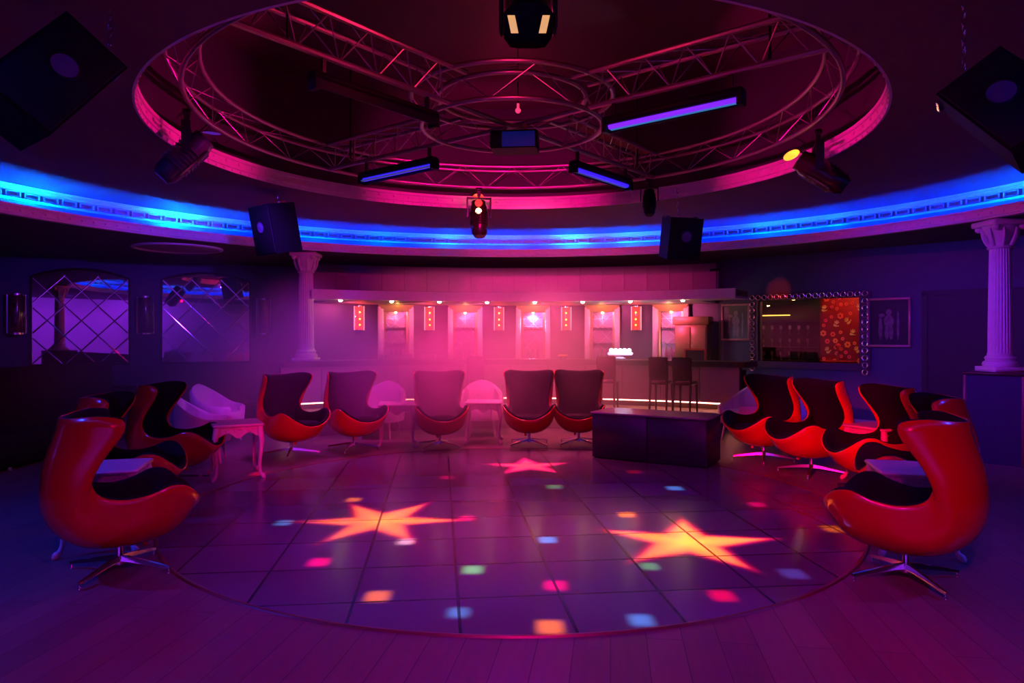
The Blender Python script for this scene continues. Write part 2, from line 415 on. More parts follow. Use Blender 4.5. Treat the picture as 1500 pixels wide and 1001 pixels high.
# ------------------------------------------------------------------ dance floor
df = thing('dance_floor', 'round dance floor of dark glossy square tiles in the middle of the room', 'dance floor', (CX, CY, 0))
MB().lathe([(3.09, 0.0), (3.09, .006)], n=128).build('tile_surface', M_tile, df)
MB().rev([(3.09, 0.0), (3.09, .009), (3.10, .012), (3.112, .010), (3.12, 0.0)], n=160).build('edge_trim', mat('copper_trim', (.30, .10, .09), .35, .7), df)['label'] = 'thin reddish metal edge strip'

# ------------------------------------------------------------------ egg chair
def catmull(pts, k, closed=True):
    out = []; n = len(pts)
    for i in range(n if closed else n - 1):
        p0, p1, p2, p3 = (Vector(pts[(i + d) % n]) if closed else Vector(pts[max(0, min(n - 1, i + d))]) for d in (-1, 0, 1, 2))
        for j in range(k):
            t = j / k
            out.append(.5 * ((2 * p1) + (p2 - p0) * t + (2 * p0 - 5 * p1 + 4 * p2 - p3) * t * t + (3 * p1 - p0 - 3 * p2 + p3) * t ** 3))
    if not closed: out.append(Vector(pts[-1]))
    return out
RIM = [(0, -.335, 1.075), (.17, -.29, 1.082), (.32, -.15, 1.10), (.375, -.015, 1.075), (.365, .0, 1.0), (.335, -.075, .88), (.305, -.155, .77), (.30, -.175, .67), (.315, -.12, .58), (.345, .01, .55), (.375, .16, .575), (.378, .27, .615), (.362, .375, .60), (.285, .462, .52), (.15, .50, .445), (0, .508, .42)]
EO = Vector((0, .02, .62)); EA = (.395, .465, .438)
def egg_re(d): return (abs(d.x / EA[0]) ** 2.35 + abs(d.y / EA[1]) ** 2.35 + abs(d.z / EA[2]) ** 2.35) ** (-1 / 2.35)
import numpy as np
EGG_K = 14
def egg_base(k=3):
    """rings from the rim to the pole: the rim is fixed, the rest is a smooth thin plate drawn towards an egg-shaped bowl"""
    loop = RIM + [(-x, y, z) for x, y, z in RIM[-2:0:-1]]
    rim = catmull(loop, k); n = len(rim); pole = Vector((0, -.55, -.83)).normalized(); K = EGG_K
    e2 = Vector((0, -pole.z, pole.y)); e2 = e2 if e2.y > 0 else -e2          # forward direction square to the pole
    TH, PH = [], []
    for p in rim:
        d = (p - EO).normalized(); TH.append(d.angle(pole)); PH.append(math.atan2(d.x, -d.dot(e2)))
    h = n // 2; ph = [max(0.0, v) if 0 < i < h else (0.0 if i == 0 else PI) for i, v in enumerate(PH[:h + 1])]
    def smooth(a, w):
        out = []
        for i in range(len(a)):
            t = q = 0
            for j in range(-3 * w, 3 * w + 1):
                k_ = i + j; v = -a[-k_] if k_ < 0 else a[k_] if k_ < len(a) else 2 * PI - a[2 * len(a) - 2 - k_]
                g = math.exp(-(j / w) ** 2); t += g; q += g * v
            out.append(q / t)
        return out
    sm = smooth(ph, 4); lin = [PI * i / h for i in range(h + 1)]; sm = [.55 * a_ + .45 * b_ for a_, b_ in zip(sm, lin)]
    SM = sm + [-v for v in sm[h - 1:0:-1]]
    P = np.zeros((K, n, 3))
    for i in range(K):
        s = i / K; t = min(1, s * 4)
        for ip, p in enumerate(rim):
            d = (p - EO).normalized(); f = (p - EO).length / egg_re(d)
            fi = PH[ip] * (1 - t) + SM[ip] * t if abs(PH[ip] - SM[ip]) < PI else SM[ip]
            th = TH[ip] * (1 - s)
            e = pole * math.cos(th) + (Vector((1, 0, 0)) * math.sin(fi) - e2 * math.cos(fi)) * math.sin(th)
            P[i, ip] = EO + e * (egg_re(e) * (1 + (f - 1) * max(0, 1 - s * 2.2)))
        if i == 0: P[0] = np.array([tuple(q) for q in rim])
    FR = [min(1, max(0, ((j if j <= h else n - j) / h - .60) / .2)) for j in range(n)]          # 1 along the front of the seat
    c = np.array(EO + pole * egg_re(pole)); flat = P.reshape(-1, 3); R = []; B = []
    for i in range(1, K):
        for j in range(n):
            row = np.zeros(K * n); rhs = np.zeros(3)
            row[i * n + j] -= 3.6; row[(i - 1) * n + j] += 1
            if i + 1 < K: row[(i + 1) * n + j] += 1
            else: rhs -= c
            row[i * n + (j + 1) % n] += .8; row[i * n + (j - 1) % n] += .8
            tgt = row @ flat + (c if i + 1 == K else 0)            # curvature of the guide, kept near the pole
            g = FR[j]; q = min(1, max(0, (i / K - .08 + .06 * g) / (.40 - .22 * g))) ** 2
            R.append(row); B.append(rhs + tgt * q)
    for i in range(1, K):
        for j in range(n):
            wgt = (.22 + .25 * FR[j]) * min(1, i / K / (.38 - .20 * FR[j])) ** 3
            row = np.zeros(K * n); row[i * n + j] = wgt; R.append(row); B.append(flat[i * n + j] * wgt)
    R = np.array(R); B = np.array(B); A = R[:, n:]; rhs = B - R[:, :n] @ flat[:n]
    flat[n:] = np.linalg.solve(A.T @ A, A.T @ rhs); P = flat.reshape(K, n, 3)
    U = np.roll(P, -1, 1) - np.roll(P, 1, 1)
    W = np.zeros_like(P); W[1:-1] = P[2:] - P[:-2]; W[0] = P[1] - P[0]; W[-1] = c - P[-2]
    N = np.cross(U, W); N /= np.linalg.norm(N, axis=2, keepdims=True) + 1e-9
    sg = np.sign((N * (P - np.array([0, .02, .75]))).sum(2, keepdims=True)); N *= np.where(sg.mean() > 0, 1, -1)
    for _ in range(8):
        M_ = np.roll(N, 1, 1) + np.roll(N, -1, 1) + N; M_[1:-1] += N[2:] + N[:-2]; N = M_ / (np.linalg.norm(M_, axis=2, keepdims=True) + 1e-9)
    return P, N, c, np.array(pole)
EGG_BASE = egg_base()
def egg_grid(off, i0):
    P, N, c, pole = EGG_BASE
    Q = P - N * off; f = i0 - int(i0); i = int(i0)
    first = Q[i] * (1 - f) + Q[i + 1] * f
    rings = [first] + [Q[r] for r in range(i + 1, len(Q))]
    return [[Vector(v) for v in r] for r in rings], Vector(c - pole * off)
def egg_sheet(mb, o_out, o_in, s0=0.0, lip=.0):
    A, ac = egg_grid(o_out, s0); B, bc = egg_grid(o_in, s0); n = len(A[0])
    mid = [[(A[0][i] + B[0][i]) / 2 + (A[0][i] - A[1][i]).normalized() * lip for i in range(n)]]
    rings = [*reversed(B), *mid, *A]
    vs = [bc] + [p for r in rings for p in r] + [ac]; fs = []
    for r in range(len(rings) - 1):
        for i in range(n):
            j = (i + 1) % n; fs.append((1 + r * n + i, 1 + r * n + j, 1 + (r + 1) * n + j, 1 + (r + 1) * n + i))
    for i in range(n):
        j = (i + 1) % n; fs.append((0, 1 + j, 1 + i)); L = 1 + (len(rings) - 1) * n; fs.append((len(vs) - 1, L + i, L + j))
    mb.add(vs, [tuple(reversed(f)) for f in fs])
EGG_GROUP = 'red and black egg chairs around the dance floor'
def make_egg():
    t = thing('egg_chair', 'x', 'chair', group=EGG_GROUP)
    a = MB(); egg_sheet(a, 0, .015, .05, .004); a.build('shell', M_red, t, smooth=80)['label'] = 'glossy red outer shell'
    a = MB(); egg_sheet(a, .016, .056, .10, .014); a.build('upholstery', M_fabric, t, smooth=80)['label'] = 'black padded lining'
    # seat cushion
    a = MB(); n = 36; prof = [(.0, -.07), (.75, -.07), (.95, -.05), (1.0, 0), (.97, .035), (.85, .062), (.5, .078), (0, .082)]; vs = []; fs = []
    for i in range(n):
        an = 2 * PI * i / n; c, s = math.cos(an), math.sin(an); q = (abs(c) ** 3 + abs(s) ** 3) ** (-1 / 3)
        for r, z in prof: vs.append((r * .255 * q * c, .125 + r * .285 * q * s, .40 + z * .9 + .05 * (r * s * q) * .5))
    P = len(prof)
    for i in range(n):
        j = (i + 1) % n
        for k in range(P - 1): fs.append((i * P + k, j * P + k, j * P + k + 1, i * P + k + 1))
    a.add(vs, fs).build('seat_cushion', M_fabric, t, smooth=70)
    MB().lathe([(.0, .05), (.03, .05), (.03, .10), (.021, .115), (.021, .24), (.06, .255), (.06, .27), (0, .27)], (0, .02, 0), 16).build('stem', M_chrome, t)
    for i in range(4):
        an = PI / 4 + i * PI / 2; c, s = math.cos(an), math.sin(an); l = MB()
        secs = [(.02, .092, .021, .018), (.10, .085, .018, .015), (.30, .055, .013, .010), (.375, .042, .011, .008)]; vs = []; fs = []
        for r, z, w, h in secs:
            for dw, dh in ((-w, -h), (w, -h), (w * .7, h), (-w * .7, h)): vs.append((r * c - dw * s, .02 + r * s + dw * c, z + dh))
        for k in range(3):
            for m_ in range(4): fs.append((k * 4 + m_, k * 4 + (m_ + 1) % 4, k * 4 + 4 + (m_ + 1) % 4, k * 4 + 4 + m_))
        fs += [(3, 2, 1, 0), (12, 13, 14, 15)]
        l.add(vs, fs); lo = l.build('leg', M_chrome, t)
        MB().lathe([(.0, 0), (.011, 0), (.011, .012), (.006, .018), (.006, .04), (0, .04)], (.365 * c, .02 + .365 * s, 0), 10).build('glide', M_chrome, lo)
    MB().tube([(.05, .16, .20), (.05, .17, .165)], .018, 10).build('tension_knob', M_red, t)
    return t
egg0 = make_egg()
eggs = [  # x, y, facing target or direction, label
    (-2.70, 4.78, (.80, .60), 'red egg chair at the near left of the dance floor, seen from its side'),
    (-3.42, 6.15, (.97, .22), 'egg chair half hidden behind the near left red egg chair'),
    (-3.66, 7.55, (.99, .05), 'egg chair with dark lining just left of the carved white side table'),
    (-2.97, 9.38, (.82, -.57), 'egg chair right behind the carved white side table on the left'),
    (-2.24, 9.88, (.62, -.78), 'second egg chair to the right of the carved white side table'),
    (-1.04, 10.06, (.22, -.98), 'egg chair glowing pink in the thickest haze of the back row'),
    (.25, 10.24, (-.04, -1), 'left one of the two dark egg chairs side by side before the bar'),
    (.98, 10.30, (-.10, -1), 'right one of the two dark egg chairs, just left of the low black box'),
    (3.25, 9.0, (-.90, -.43), 'egg chair right beside the low black box on the dance floor'),
    (3.50, 8.15, (-.96, -.28), 'second egg chair to the right of the low black box'),
    (3.74, 7.15, (-1, -.06), 'egg chair turned sideways between the second right chair and the near right one'),
    (3.52, 6.05, (-.96, .28), 'egg chair mostly hidden behind the near right red egg chair'),
    (2.62, 4.62, (-.78, .63), 'red egg chair at the near right of the dance floor, seen from its side'),
]
KIDS.clear()
for i, (x, y, d, lb) in enumerate(eggs):
    rz = math.atan2(d[1], d[0]) - PI / 2
    if i == 0: egg0.location = (x, y, 0); egg0.rotation_euler = (0, 0, rz); egg0['label'] = lb
    else: dup(egg0, (x, y, 0), rz, lb)

# ------------------------------------------------------------------ carved white side tables
def make_side_table():
    t = thing('carved_side_table', 'x', 'table', group='carved white side tables')
    MB().box((0, 0, .605), (.54, .54, .03), bev=.012).build('table_top', M_cream, t)
    for i in range(4):
        a = MB(); n = 16; vs = []; fs = []
        for k in range(n + 1):
            x = -.22 + .44 * k / n; q = k / n; zb = .50 - .022 * math.cos(4 * PI * q) - .02 * math.exp(-((q - .5) / .12) ** 2)
            vs += [(x, -.232, zb), (x, -.232, .59), (x, -.205, .59), (x, -.205, zb)]
        for k in range(n):
            for m_ in range(4): fs.append((k * 4 + m_, k * 4 + 4 + m_, k * 4 + 4 + (m_ + 1) % 4, k * 4 + (m_ + 1) % 4))
        fs += [(0, 1, 2, 3), (n * 4 + 3, n * 4 + 2, n * 4 + 1, n * 4)]
        a.M = Matrix.Rotation(i * PI / 2, 4, 'Z'); a.add(vs, fs)
        for q in (-.13, 0, .13):      # carved scrolls
            a.tube([(q + .045 * math.cos(u * .5), -.236, .545 + .022 * math.sin(u * .5) * (1 - u / 26)) for u in range(0, 13)], .007, 6)
            a.ball((q, -.236, .545), .012, 8, 6)
        a.build('apron', M_cream, t)
    for sx in (-1, 1):
        for sy in (-1, 1):
            prof = [(.225, .59, .034), (.232, .52, .036), (.245, .44, .032), (.24, .33, .024), (.228, .2, .019), (.228, .1, .017), (.24, .05, .019), (.258, .03, .026), (.265, .012, .022), (.265, 0.0, .014)]
            pts = [(sx * r, sy * r, z) for r, z, _ in prof]
            MB().tube(catmull(pts, 3, False), [w for r, w in zip(range(28), sum([[prof[i][2] * (1 - j / 3) + prof[i + 1][2] * j / 3 for j in range(3)] for i in range(9)], []) + [.014])], 10).build('leg', M_cream, t, smooth=60)
    return t
st0 = make_side_table(); first = True
for x, y, a, lb in ((-3.16, 8.02, 28, 'carved side table standing by the third egg chair on the left, lit pink'),
                    (-3.10, 5.36, 15, 'carved side table behind the near left red egg chair'),
                    (3.02, 5.30, -15, 'carved side table behind the near right red egg chair'),
                    (4.05, 7.72, 25, 'carved side table between the second and third egg chairs on the right'),
                    (-1.68, 10.25, 8, 'carved side table in the pink haze between two back row egg chairs'),
                    (-.42, 10.55, 0, 'carved side table between the haziest egg chair and the pair before the bar')):
    if first: st0.location = (x, y, 0); st0.rotation_euler = (0, 0, rad(a)); st0['label'] = lb; first = False
    else: dup(st0, (x, y, 0), rad(a), lb)

# ------------------------------------------------------------------ white tub chairs
def make_tub():
    t = thing('tub_armchair', 'x', 'armchair', group='white armchairs behind the egg chairs')
    a = MB(); n = 40; vs = []; fs = []
    def ht(u):     # u -1..1 around the U, 0 = middle of the back
        q = abs(u)
        return .60 + .27 * (.5 + .5 * math.cos(PI * min(1, q / .75))) - .05 * q
    for k in range(n + 1):
        u = -1 + 2 * k / n; an = u * rad(150) - PI / 2; c, s = math.cos(an), math.sin(an)
        q = (abs(c) ** 2.6 + abs(s) ** 2.6) ** (-1 / 2.6); h = ht(u)
        R1, R0 = .36, .29; fl = 1 + .10 * (h - .5)
        vs += [(R1 * q * c * .95, R1 * q * s * .95, .27), (R1 * q * c * fl, R1 * q * s * fl, h - .03), ((R1 - .035) * q * c * fl, (R1 - .035) * q * s * fl, h), (R0 * q * c, R0 * q * s, h - .03), (R0 * q * c, R0 * q * s, .27)]
    for k in range(n):
        for m_ in range(5): fs.append((k * 5 + m_, k * 5 + 5 + m_, k * 5 + 5 + (m_ + 1) % 5, k * 5 + (m_ + 1) % 5))
    fs += [(4, 3, 2, 1, 0), tuple(n * 5 + i for i in range(5))]
    a.add(vs, fs).build('backrest', M_white, t, smooth=60)
    MB().lathe([(0, .26), (.30, .26), (.31, .30), (.31, .42), (.29, .46), (0, .47)], (0, .03, 0), 32).build('seat', M_white, t)
    for sx in (-1, 1):
        for sy in (-1, 1): MB().tube([(sx * .19, sy * .19 + .01, .27), (sx * .23, sy * .23 + .01, 0)], [.026, .013], 10).build('leg', M_white, t)
    return t
tb0 = make_tub(); first = True
for x, y, rz, lb in ((-3.95, 8.95, -75, 'white armchair behind the third egg chair on the left'),
                     (-4.45, 10.6, -100, 'white armchair in front of the second mirror, behind the carved table'),
                     (-2.06, 11.05, 170, 'white armchair seen between the second and third back row egg chairs'),
                     (-.50, 11.3, 180, 'white armchair in the haze left of the two dark egg chairs'),
                     (4.05, 9.75, 100, 'white armchair between the two egg chairs right of the black box'),
                     (3.55, 10.7, 120, 'white armchair behind the egg chair beside the black box')):
    if first: tb0.location = (x, y, 0); tb0.rotation_euler = (0, 0, rad(rz)); tb0['label'] = lb; first = False
    else: dup(tb0, (x, y, 0), rad(rz), lb)

# ------------------------------------------------------------------ low black box on the dance floor
bx = thing('stage_box', 'low glossy black two-part box table on the dance floor before the bar', 'box table', (1.86, 9.08, .0061), math.atan2(-.78, 1.31))
M_boxp = mat('black_gloss', (.035, .03, .035), .38)
for sx in (-1, 1): MB().box((sx * .378, 0, .295), (.75, .64, .57), bev=.01).build('module', M_boxp, bx)
MB().box((0, 0, .59), (1.54, .68, .022), bev=.006).build('top_panel', mat('box_top', (.35, .33, .36), .22), bx)
MB().box((0, 0, .006), (1.46, .58, .012)).build('plinth', M_black, bx)

# ------------------------------------------------------------------ black banquette on the far left
bq = thing('booth_sofa', 'long black high-backed booth sofa along the left side', 'sofa', (-6.45, 9.2, 0), rad(90))
MB().box((0, -.12, .24), (5.2, .78, .40), bev=.05).build('seat', M_fabric, bq)
for i in range(4): MB().box((-1.95 + 1.3 * i, .36, .72), (1.28, .22, .90), bev=.06).build('backrest', M_fabric, bq)
for sx in (-1, 1): MB().box((sx * 2.7, 0, .40), (.2, .98, .70), bev=.05).build('arm', M_fabric, bq)
for sx in (-2.4, -.8, .8, 2.4):
    for sy in (-.4, .3): MB().box((sx, sy, .025), (.06, .06, .05)).build('foot', M_chrome, bq)

# ------------------------------------------------------------------ columns
def make_column(name, lb, loc, H):
    t = thing(name, lb, 'column', loc)
    MB().box((0, 0, .03), (.40, .40, .06), bev=.008).build('base_slab', M_plaster, t)
    MB().lathe([(0, .06), (.19, .06), (.2, .09), (.19, .12), (.165, .135), (.165, .15), (.175, .17), (.16, .195), (.145, .20), (.145, .23), (0, .23)], n=40).build('base', M_plaster, t)
    n = 40; prof = [(0, .23)] + [(.138 - .018 * (k / 10) ** 1.4, .23 + (H - .60) * k / 10) for k in range(11)] + [(0, H - .37)]
    MB().lathe(prof, n=48, flute=1, fd=.07).build('shaft', M_plaster, t, smooth=20)
    cap = MB().lathe([(0, H - .37), (.135, H - .37), (.15, H - .355), (.135, H - .34), (.122, H - .33), (.125, H - .27), (.15, H - .19), (.19, H - .12), (.2, H - .08), (0, H - .08)], n=40)
    for i in range(8):
        an = 2 * PI * (i + .5) / 8; c, s = math.cos(an), math.sin(an)
        cap.tube([(c * (.128 + q * .07 + .02 * math.sin(q * 3)), s * (.128 + q * .07 + .02 * math.sin(q * 3)), H - .33 + q * .22) for q in (0, .25, .5, .75, 1)], [.02, .024, .022, .018, .012], 6)
    for sx in (-1, 1):
        for sy in (-1, 1): cap.ball((sx * .165, sy * .165, H - .10), .045, 10, 8)
    cap.build('capital', M_plaster, t)
    MB().box((0, 0, H - .045), (.46, .46, .07), bev=.012).build('abacus', M_plaster, t)
    return t
def make_pedestal(lb, loc, w, h, rz):
    t = thing('pedestal', lb, 'pedestal', loc, rz)
    MB().box((0, 0, (h - .04) / 2), (w, w, h - .04)).build('body', mat('blue_laminate', (.035, .045, .11), .4), t)
    MB().box((0, 0, h - .02), (w + .05, w + .05, .04), bev=.008).build('top_slab', M_darkwood, t)
    for sx in (-1, 1):
        for sy in (-1, 1): MB().box((sx * w / 2, sy * w / 2, (h - .04) / 2), (.035, .035, h - .05), bev=.006).build('corner_trim', mat('strip_wood', (.22, .08, .10), .4), t)
    return t
make_column('fluted_column', 'white fluted column at the right edge on a dark blue pedestal', (6.24, 8.95, 1.15), 3.08 - 1.15)
make_pedestal('dark blue square pedestal with pale edge strips under the right column', (6.24, 8.95, 0), .62, 1.15, rad(42))
make_column('fluted_column', 'white fluted column standing on the left end of the bar counter in purple haze', (-3.66, 12.45, 1.15), 3.08 - 1.15)
make_column('fluted_column', 'white fluted column near the camera on the left, seen in the mirrors', (-6.24, 4.75, 1.15), 3.08 - 1.15)
make_pedestal('square pedestal near the camera on the left, under a column seen in the mirrors', (-6.24, 4.75, 0), .62, 1.15, rad(-42))
# soffit medallion
md = thing('ceiling_medallion', 'round shallow dome set in the low ceiling before the left mirrors', 'ceiling medallion', (-5.63, 11.8, 3.08))
MB().rev([(.71, 0), (.71, -.02), (.66, -.03), (.64, -.012), (.64, 0)], n=64).build('ring', M_plaster, md)
MB().lathe([(0.64, -.004), (.5, -.006), (.3, -.008), (0, -.009)], n=48).build('dome', mat('medallion', (.45, .3, .34), .5), md)
KIDS.clear()
def polar(a, r, z=0.0): return Vector((CX + r * math.cos(rad(a)), CY + r * math.sin(rad(a)), z))
def face_in(a): return rad(a) + PI / 2          # yaw that turns local -Y... towards the centre: local +Y points outward at a-90
# ------------------------------------------------------------------ bar
bar = thing('bar_counter', 'long curved bar counter with pale front panels and a light line along its foot', 'bar counter', (CX, CY, .3))
BA0, BA1 = 53.0, 127.5
MB().rev([(6.36, .755), (6.36, .85), (7.0, .85), (7.0, .755)], (0, 0), BA0 - 1.2, BA1, 96).build('countertop', M_darkwood, bar)
pn = MB(); step = (BA1 - BA0) / 12
for i in range(12): pn.rev([(6.50, .12), (6.50, .755), (6.54, .755), (6.54, .12)], (0, 0), BA0 + step * i + .06, BA0 + step * (i + 1) - .06, 8)
pn.build('front_panel', mat('bar_front', (.55, .42, .42), .35), bar)
MB().rev([(6.60, 0), (6.60, .755), (6.66, .755), (6.66, 0)], (0, 0), BA0 + .1, BA1, 96).build('plinth', M_darkwood, bar)
MB().rev([(6.515, .098), (6.515, .116), (6.535, .116), (6.535, .098)], (0, 0), BA0 + .1, BA1, 96).build('light_line', mat('foot_light', (.8, .4, .4), .5, emit=(1, .30, .22), estr=14), bar)
MB().rev([(6.85, .0), (6.85, .7), (6.9, .7), (6.9, 0)], (0, 0), BA0 + .1, BA1, 48).build('back_panel', M_darkwood, bar)
# back counter under the niches
bc = thing('back_counter', 'low counter running along the wall under the lit niches', 'counter', (CX, CY, .3))
MB().rev([(7.85, .74), (7.85, .79), (8.38, .79), (8.38, .74)], (0, 0), 62, 118, 64).build('countertop', M_darkwood, bc)
MB().rev([(7.95, 0), (7.95, .74), (8.37, .74), (8.37, 0)], (0, 0), 62, 118, 64).build('cabinet_body', M_darkwood, bc)
# canopy over the bar
cn = thing('bar_canopy', 'curved pale canopy shelf projecting from the wall above the bar', 'canopy', (CX, CY, 0))
fa = MB(); fa.rev([(6.45, 2.25), (6.45, 2.42), (6.50, 2.42), (6.50, 2.29), (7.15, 2.29), (7.15, 2.25)], (0, 0), 53.5, 122.9, 96); fa.rev([(7.15, 2.25), (7.15, 2.29), (8.38, 2.29), (8.38, 2.25)], (0, 0), 60.6, 118.9, 96)
fa.build('fascia', M_plaster, cn)
tb = MB(); tb.rev([(6.5, 2.291), (6.5, 2.40), (7.15, 2.40), (7.15, 2.291)], (0, 0), 53.6, 122.8, 96); tb.rev([(7.15, 2.291), (7.15, 2.40), (8.38, 2.40), (8.38, 2.291)], (0, 0), 60.7, 118.8, 96)
tb.build('top_board', M_dark, cn)
# wall panels above the canopy
wpm = MB()
for k in range(18): wpm.rev([(8.36 + .004 * (k % 2), 2.43), (8.36 + .004 * (k % 2), 3.06), (8.39, 3.06), (8.39, 2.43)], (CX, CY), 60.5 + 3.24 * k + .012, 60.5 + 3.24 * (k + 1) - .012, 4)
wp = tag(wpm.build('upper_wall_panel', mat('panel_gloss', (.30, .25, .28), .22)), 'smooth glossy wall panelling above the bar canopy', 'wall panel')
# recessed downlights under the canopy
dl0 = None
for i, a in enumerate((118.13, 109.94, 102.11, 94.16, 86.18, 78.23, 70.39, 61.98)):
    p = polar(a, 6.56, 2.25)
    if dl0 is None:
        dl0 = thing('ceiling_downlight', 'small warm downlight glowing under the edge of the bar canopy', 'downlight', p, 0, 'downlights under the bar canopy')
        MB().rev([(.035, -.004), (.035, .0), (.05, .0), (.05, -.008)], n=24).build('rim', M_chrome, dl0)
        MB().ball((0, 0, -.012), .036, 12, 8, (1, 1, .8)).build('bulb', mat('warm_bulb', (.9, .7, .5), .4, emit=(1, .62, .28), estr=60), dl0)
    else: dup(dl0, p)
    spot('downlight_beam', p - Vector((0, 0, .06)), p - Vector((0, 0, 1)), (1, .5, .3), 14, 110, .6, .03)
# niches
def make_niche():
    t = thing('wall_niche', 'x', 'niche', group='mirrored niches behind the bar')
    W = .74; H = 1.12
    for s in (-1, 1):
        MB().box((s * (W / 2 - .055), -.06, H / 2), (.11, .16, H), bev=.012).build('side_post', M_plaster, t)
        MB().box((s * (W / 2 - .135), -.02, H / 2 - .02), (.05, .10, H - .06)).build('inner_jamb', M_gold, t)
    a = MB(); a.add([(-W / 2, -.2, H + .03), (W / 2, -.2, H + .03), (W / 2, .0, H + .03), (-W / 2, .0, H + .03), (-W / 2 + .11, -.10, H - .11), (W / 2 - .11, -.10, H - .11), (W / 2 - .11, 0, H - .11), (-W / 2 + .11, 0, H - .11)],
                    [(3, 2, 1, 0), (0, 1, 5, 4), (1, 2, 6, 5), (2, 3, 7, 6), (3, 0, 4, 7), (4, 5, 6, 7)])
    a.build('hood', mat('gilt_hood', (.75, .55, .25), .4, .3), t, smooth=0)
    MB().box((0, .0, H / 2 - .05), (W - .30, .02, H - .12)).build('mirror_pane', mat('pink_reflection_mirror', (.50, .30, .42), .30, .35), t)  # pink rough pane made to look bright in place of reflected haze
    b = MB(); w2 = (W - .32) / 2
    def ln(p, q, r=.006): b.tube([(p[0], -.014, p[1]), (q[0], -.014, q[1])], r, 5)
    ln((-w2, .98), (w2, .56)); ln((w2, .98), (-w2, .56)); ln((-w2, .78), (w2, .36)); ln((w2, .62), (-w2, .20)); ln((-w2, .42), (w2, .06)); ln((0, 1.0), (0, .62)); ln((-w2, .86), (w2, .86)); ln((-w2, .70), (w2, .70))
    b.build('bevel_line', mat('bright_bevel', (.95, .88, .93), .25, .2), t)
    for z in (.34, .66): MB().box((0, -.07, z), (W - .30, .12, .01)).build('glass_shelf', M_glass, t)
    MB().ball((0, -.07, H - .125), .022, 10, 8).build('bulb', mat('warm_bulb2', (.9, .7, .5), .4, emit=(1, .6, .25), estr=25), t)
    return t
nlab = ('mirrored niche behind the bar, leftmost of the five', 'mirrored niche behind the bar, second of the five from the column', 'mirrored niche shining brightest, in the middle behind the bar', 'mirrored niche behind the bar just left of the lit ice tray', 'mirrored niche behind the bar beside the wooden hutch')
n0 = None
for a, lb in zip((107.21, 97.0, 86.85, 76.56, 66.64), nlab):
    p = polar(a, 8.33, 1.09); rz = rad(a - 90)
    if n0 is None: n0 = make_niche(); n0.location = p; n0.rotation_euler = (0, 0, rz); n0['label'] = lb
    else: dup(n0, p, rz, lb)
    q = polar(a, 8.22, 2.08); spot('niche_lamp', q, q - Vector((0, 0, 1)), (1, .16, .34), 75 if a == 86.85 else 13, 150, .5, .03); point('niche_hood_fill', polar(a, 8.0, 2.14), (1, .50, .10), 1.3, .02)  # warm point light added to brighten the hood, no fixture
# bottles on the niche shelves and glasses along the back counter
bt0 = None
for a in (107.21, 97.0, 86.85, 76.56, 66.64):
    for z in (.012,):
        for k in range(3):
            da = (-.9 + .9 * k) * .75; p = polar(a + da, 8.255, 1.09 + z)
            if bt0 is None:
                bt0 = thing('glass_bottle', 'slim glass bottle standing at the foot of a mirrored niche', 'bottle', p, 0, 'bottles at the foot of the mirrored niches')
                MB().lathe([(0, 0), (.026, 0), (.028, .01), (.028, .13), (.024, .155), (.010, .18), (.010, .225), (0, .226)], n=14).build('body', mat('bottle_glass', (.8, .6, .65), .06, trans=.7, coat=.3), bt0)
                MB().lathe([(0, .222), (.012, .222), (.012, .25), (0, .25)], n=10).build('cap', M_gold, bt0)
            else: dup(bt0, p)
gl0 = None
for k, a in enumerate((109.6, 108.9, 108.2, 107.5, 106.8, 106.1, 105.4, 103.4, 102.8, 102.2, 101.6)):
    for rr in (7.95, 8.05):
        p = polar(a + (rr - 8) * 2, rr, 1.09)
        if gl0 is None:
            gl0 = tag(MB().lathe([(0, 0), (.03, 0), (.037, .12), (.034, .12), (.028, .008), (0, .008)], n=14).build('drinking_glass', mat('tumbler', (.9, .8, .85), .05, trans=.6, coat=.4)), 'clear tumbler in the rows of glasses on the back counter', 'glass', 'tumblers lined up on the back counter'); gl0.location = p
        else: dup(gl0, p)
# sconces
def make_sconce(lit):
    t = thing('wall_sconce', 'x', 'wall lamp')
    gm = mat('red_lamp_glass', (.5, .03, .03), .2, emit=(1, .03, .02), estr=2.4) if lit else mat('smoked_lamp_glass', (.12, .03, .05), .15, coat=.4)
    MB().box((0, -.015, 0), (.17, .03, .50), bev=.01).build('back_plate', M_chrome, t)
    MB().lathe([(0, -.24), (.07, -.24), (.075, -.22), (.075, .22), (.07, .24), (0, .24)], (0, -.10, 0), 24).build('shade', gm, t)
    for s in (-1, 1): MB().tube([(s * .1, -.10, -.25), (s * .1, -.10, .25)], .011, 8).build('side_rod', mat('lit_rod', (.9, .6, .6), .2, emit=(1, .25, .3), estr=1.2) if lit else M_chrome, t)
    for z in (-.25, .25): MB().rev([(.06, z - .012), (.085, z - .012), (.085, z + .012), (.06, z + .012)], (0, -.10), n=24).build('band', M_chrome, t)
    for z in (-.14, -.02, .12): MB().ball((0, -.172, z), .019, 10, 8).build('bulb', mat('sconce_bulb', (1, .5, .2), .4, emit=(1, .22, .03), estr=10) if lit else M_glass, t)
    return t
s0 = None
sl = ('lit red sconce nearest the column, left of all bar niches', 'lit red sconce between the first and second bar niches', 'lit red sconce just left of the brightest niche', 'lit red sconce just right of the brightest niche', 'lit red sconce above the glowing ice tray')
for a, lb in zip((112.45, 102.27, 91.94, 81.91, 71.65), sl):
    p = polar(a, 8.395, 1.96); rz = rad(a - 90)
    if s0 is None: s0 = make_sconce(True); s0.location = p; s0.rotation_euler = (0, 0, rz); s0['label'] = lb; s0['group'] = 'lit red sconces behind the bar'
    else: dup(s0, p, rz, lb)
    point('sconce_glow', polar(a, 8.15, 1.96), (1, .04, .04), 2.2, .1)
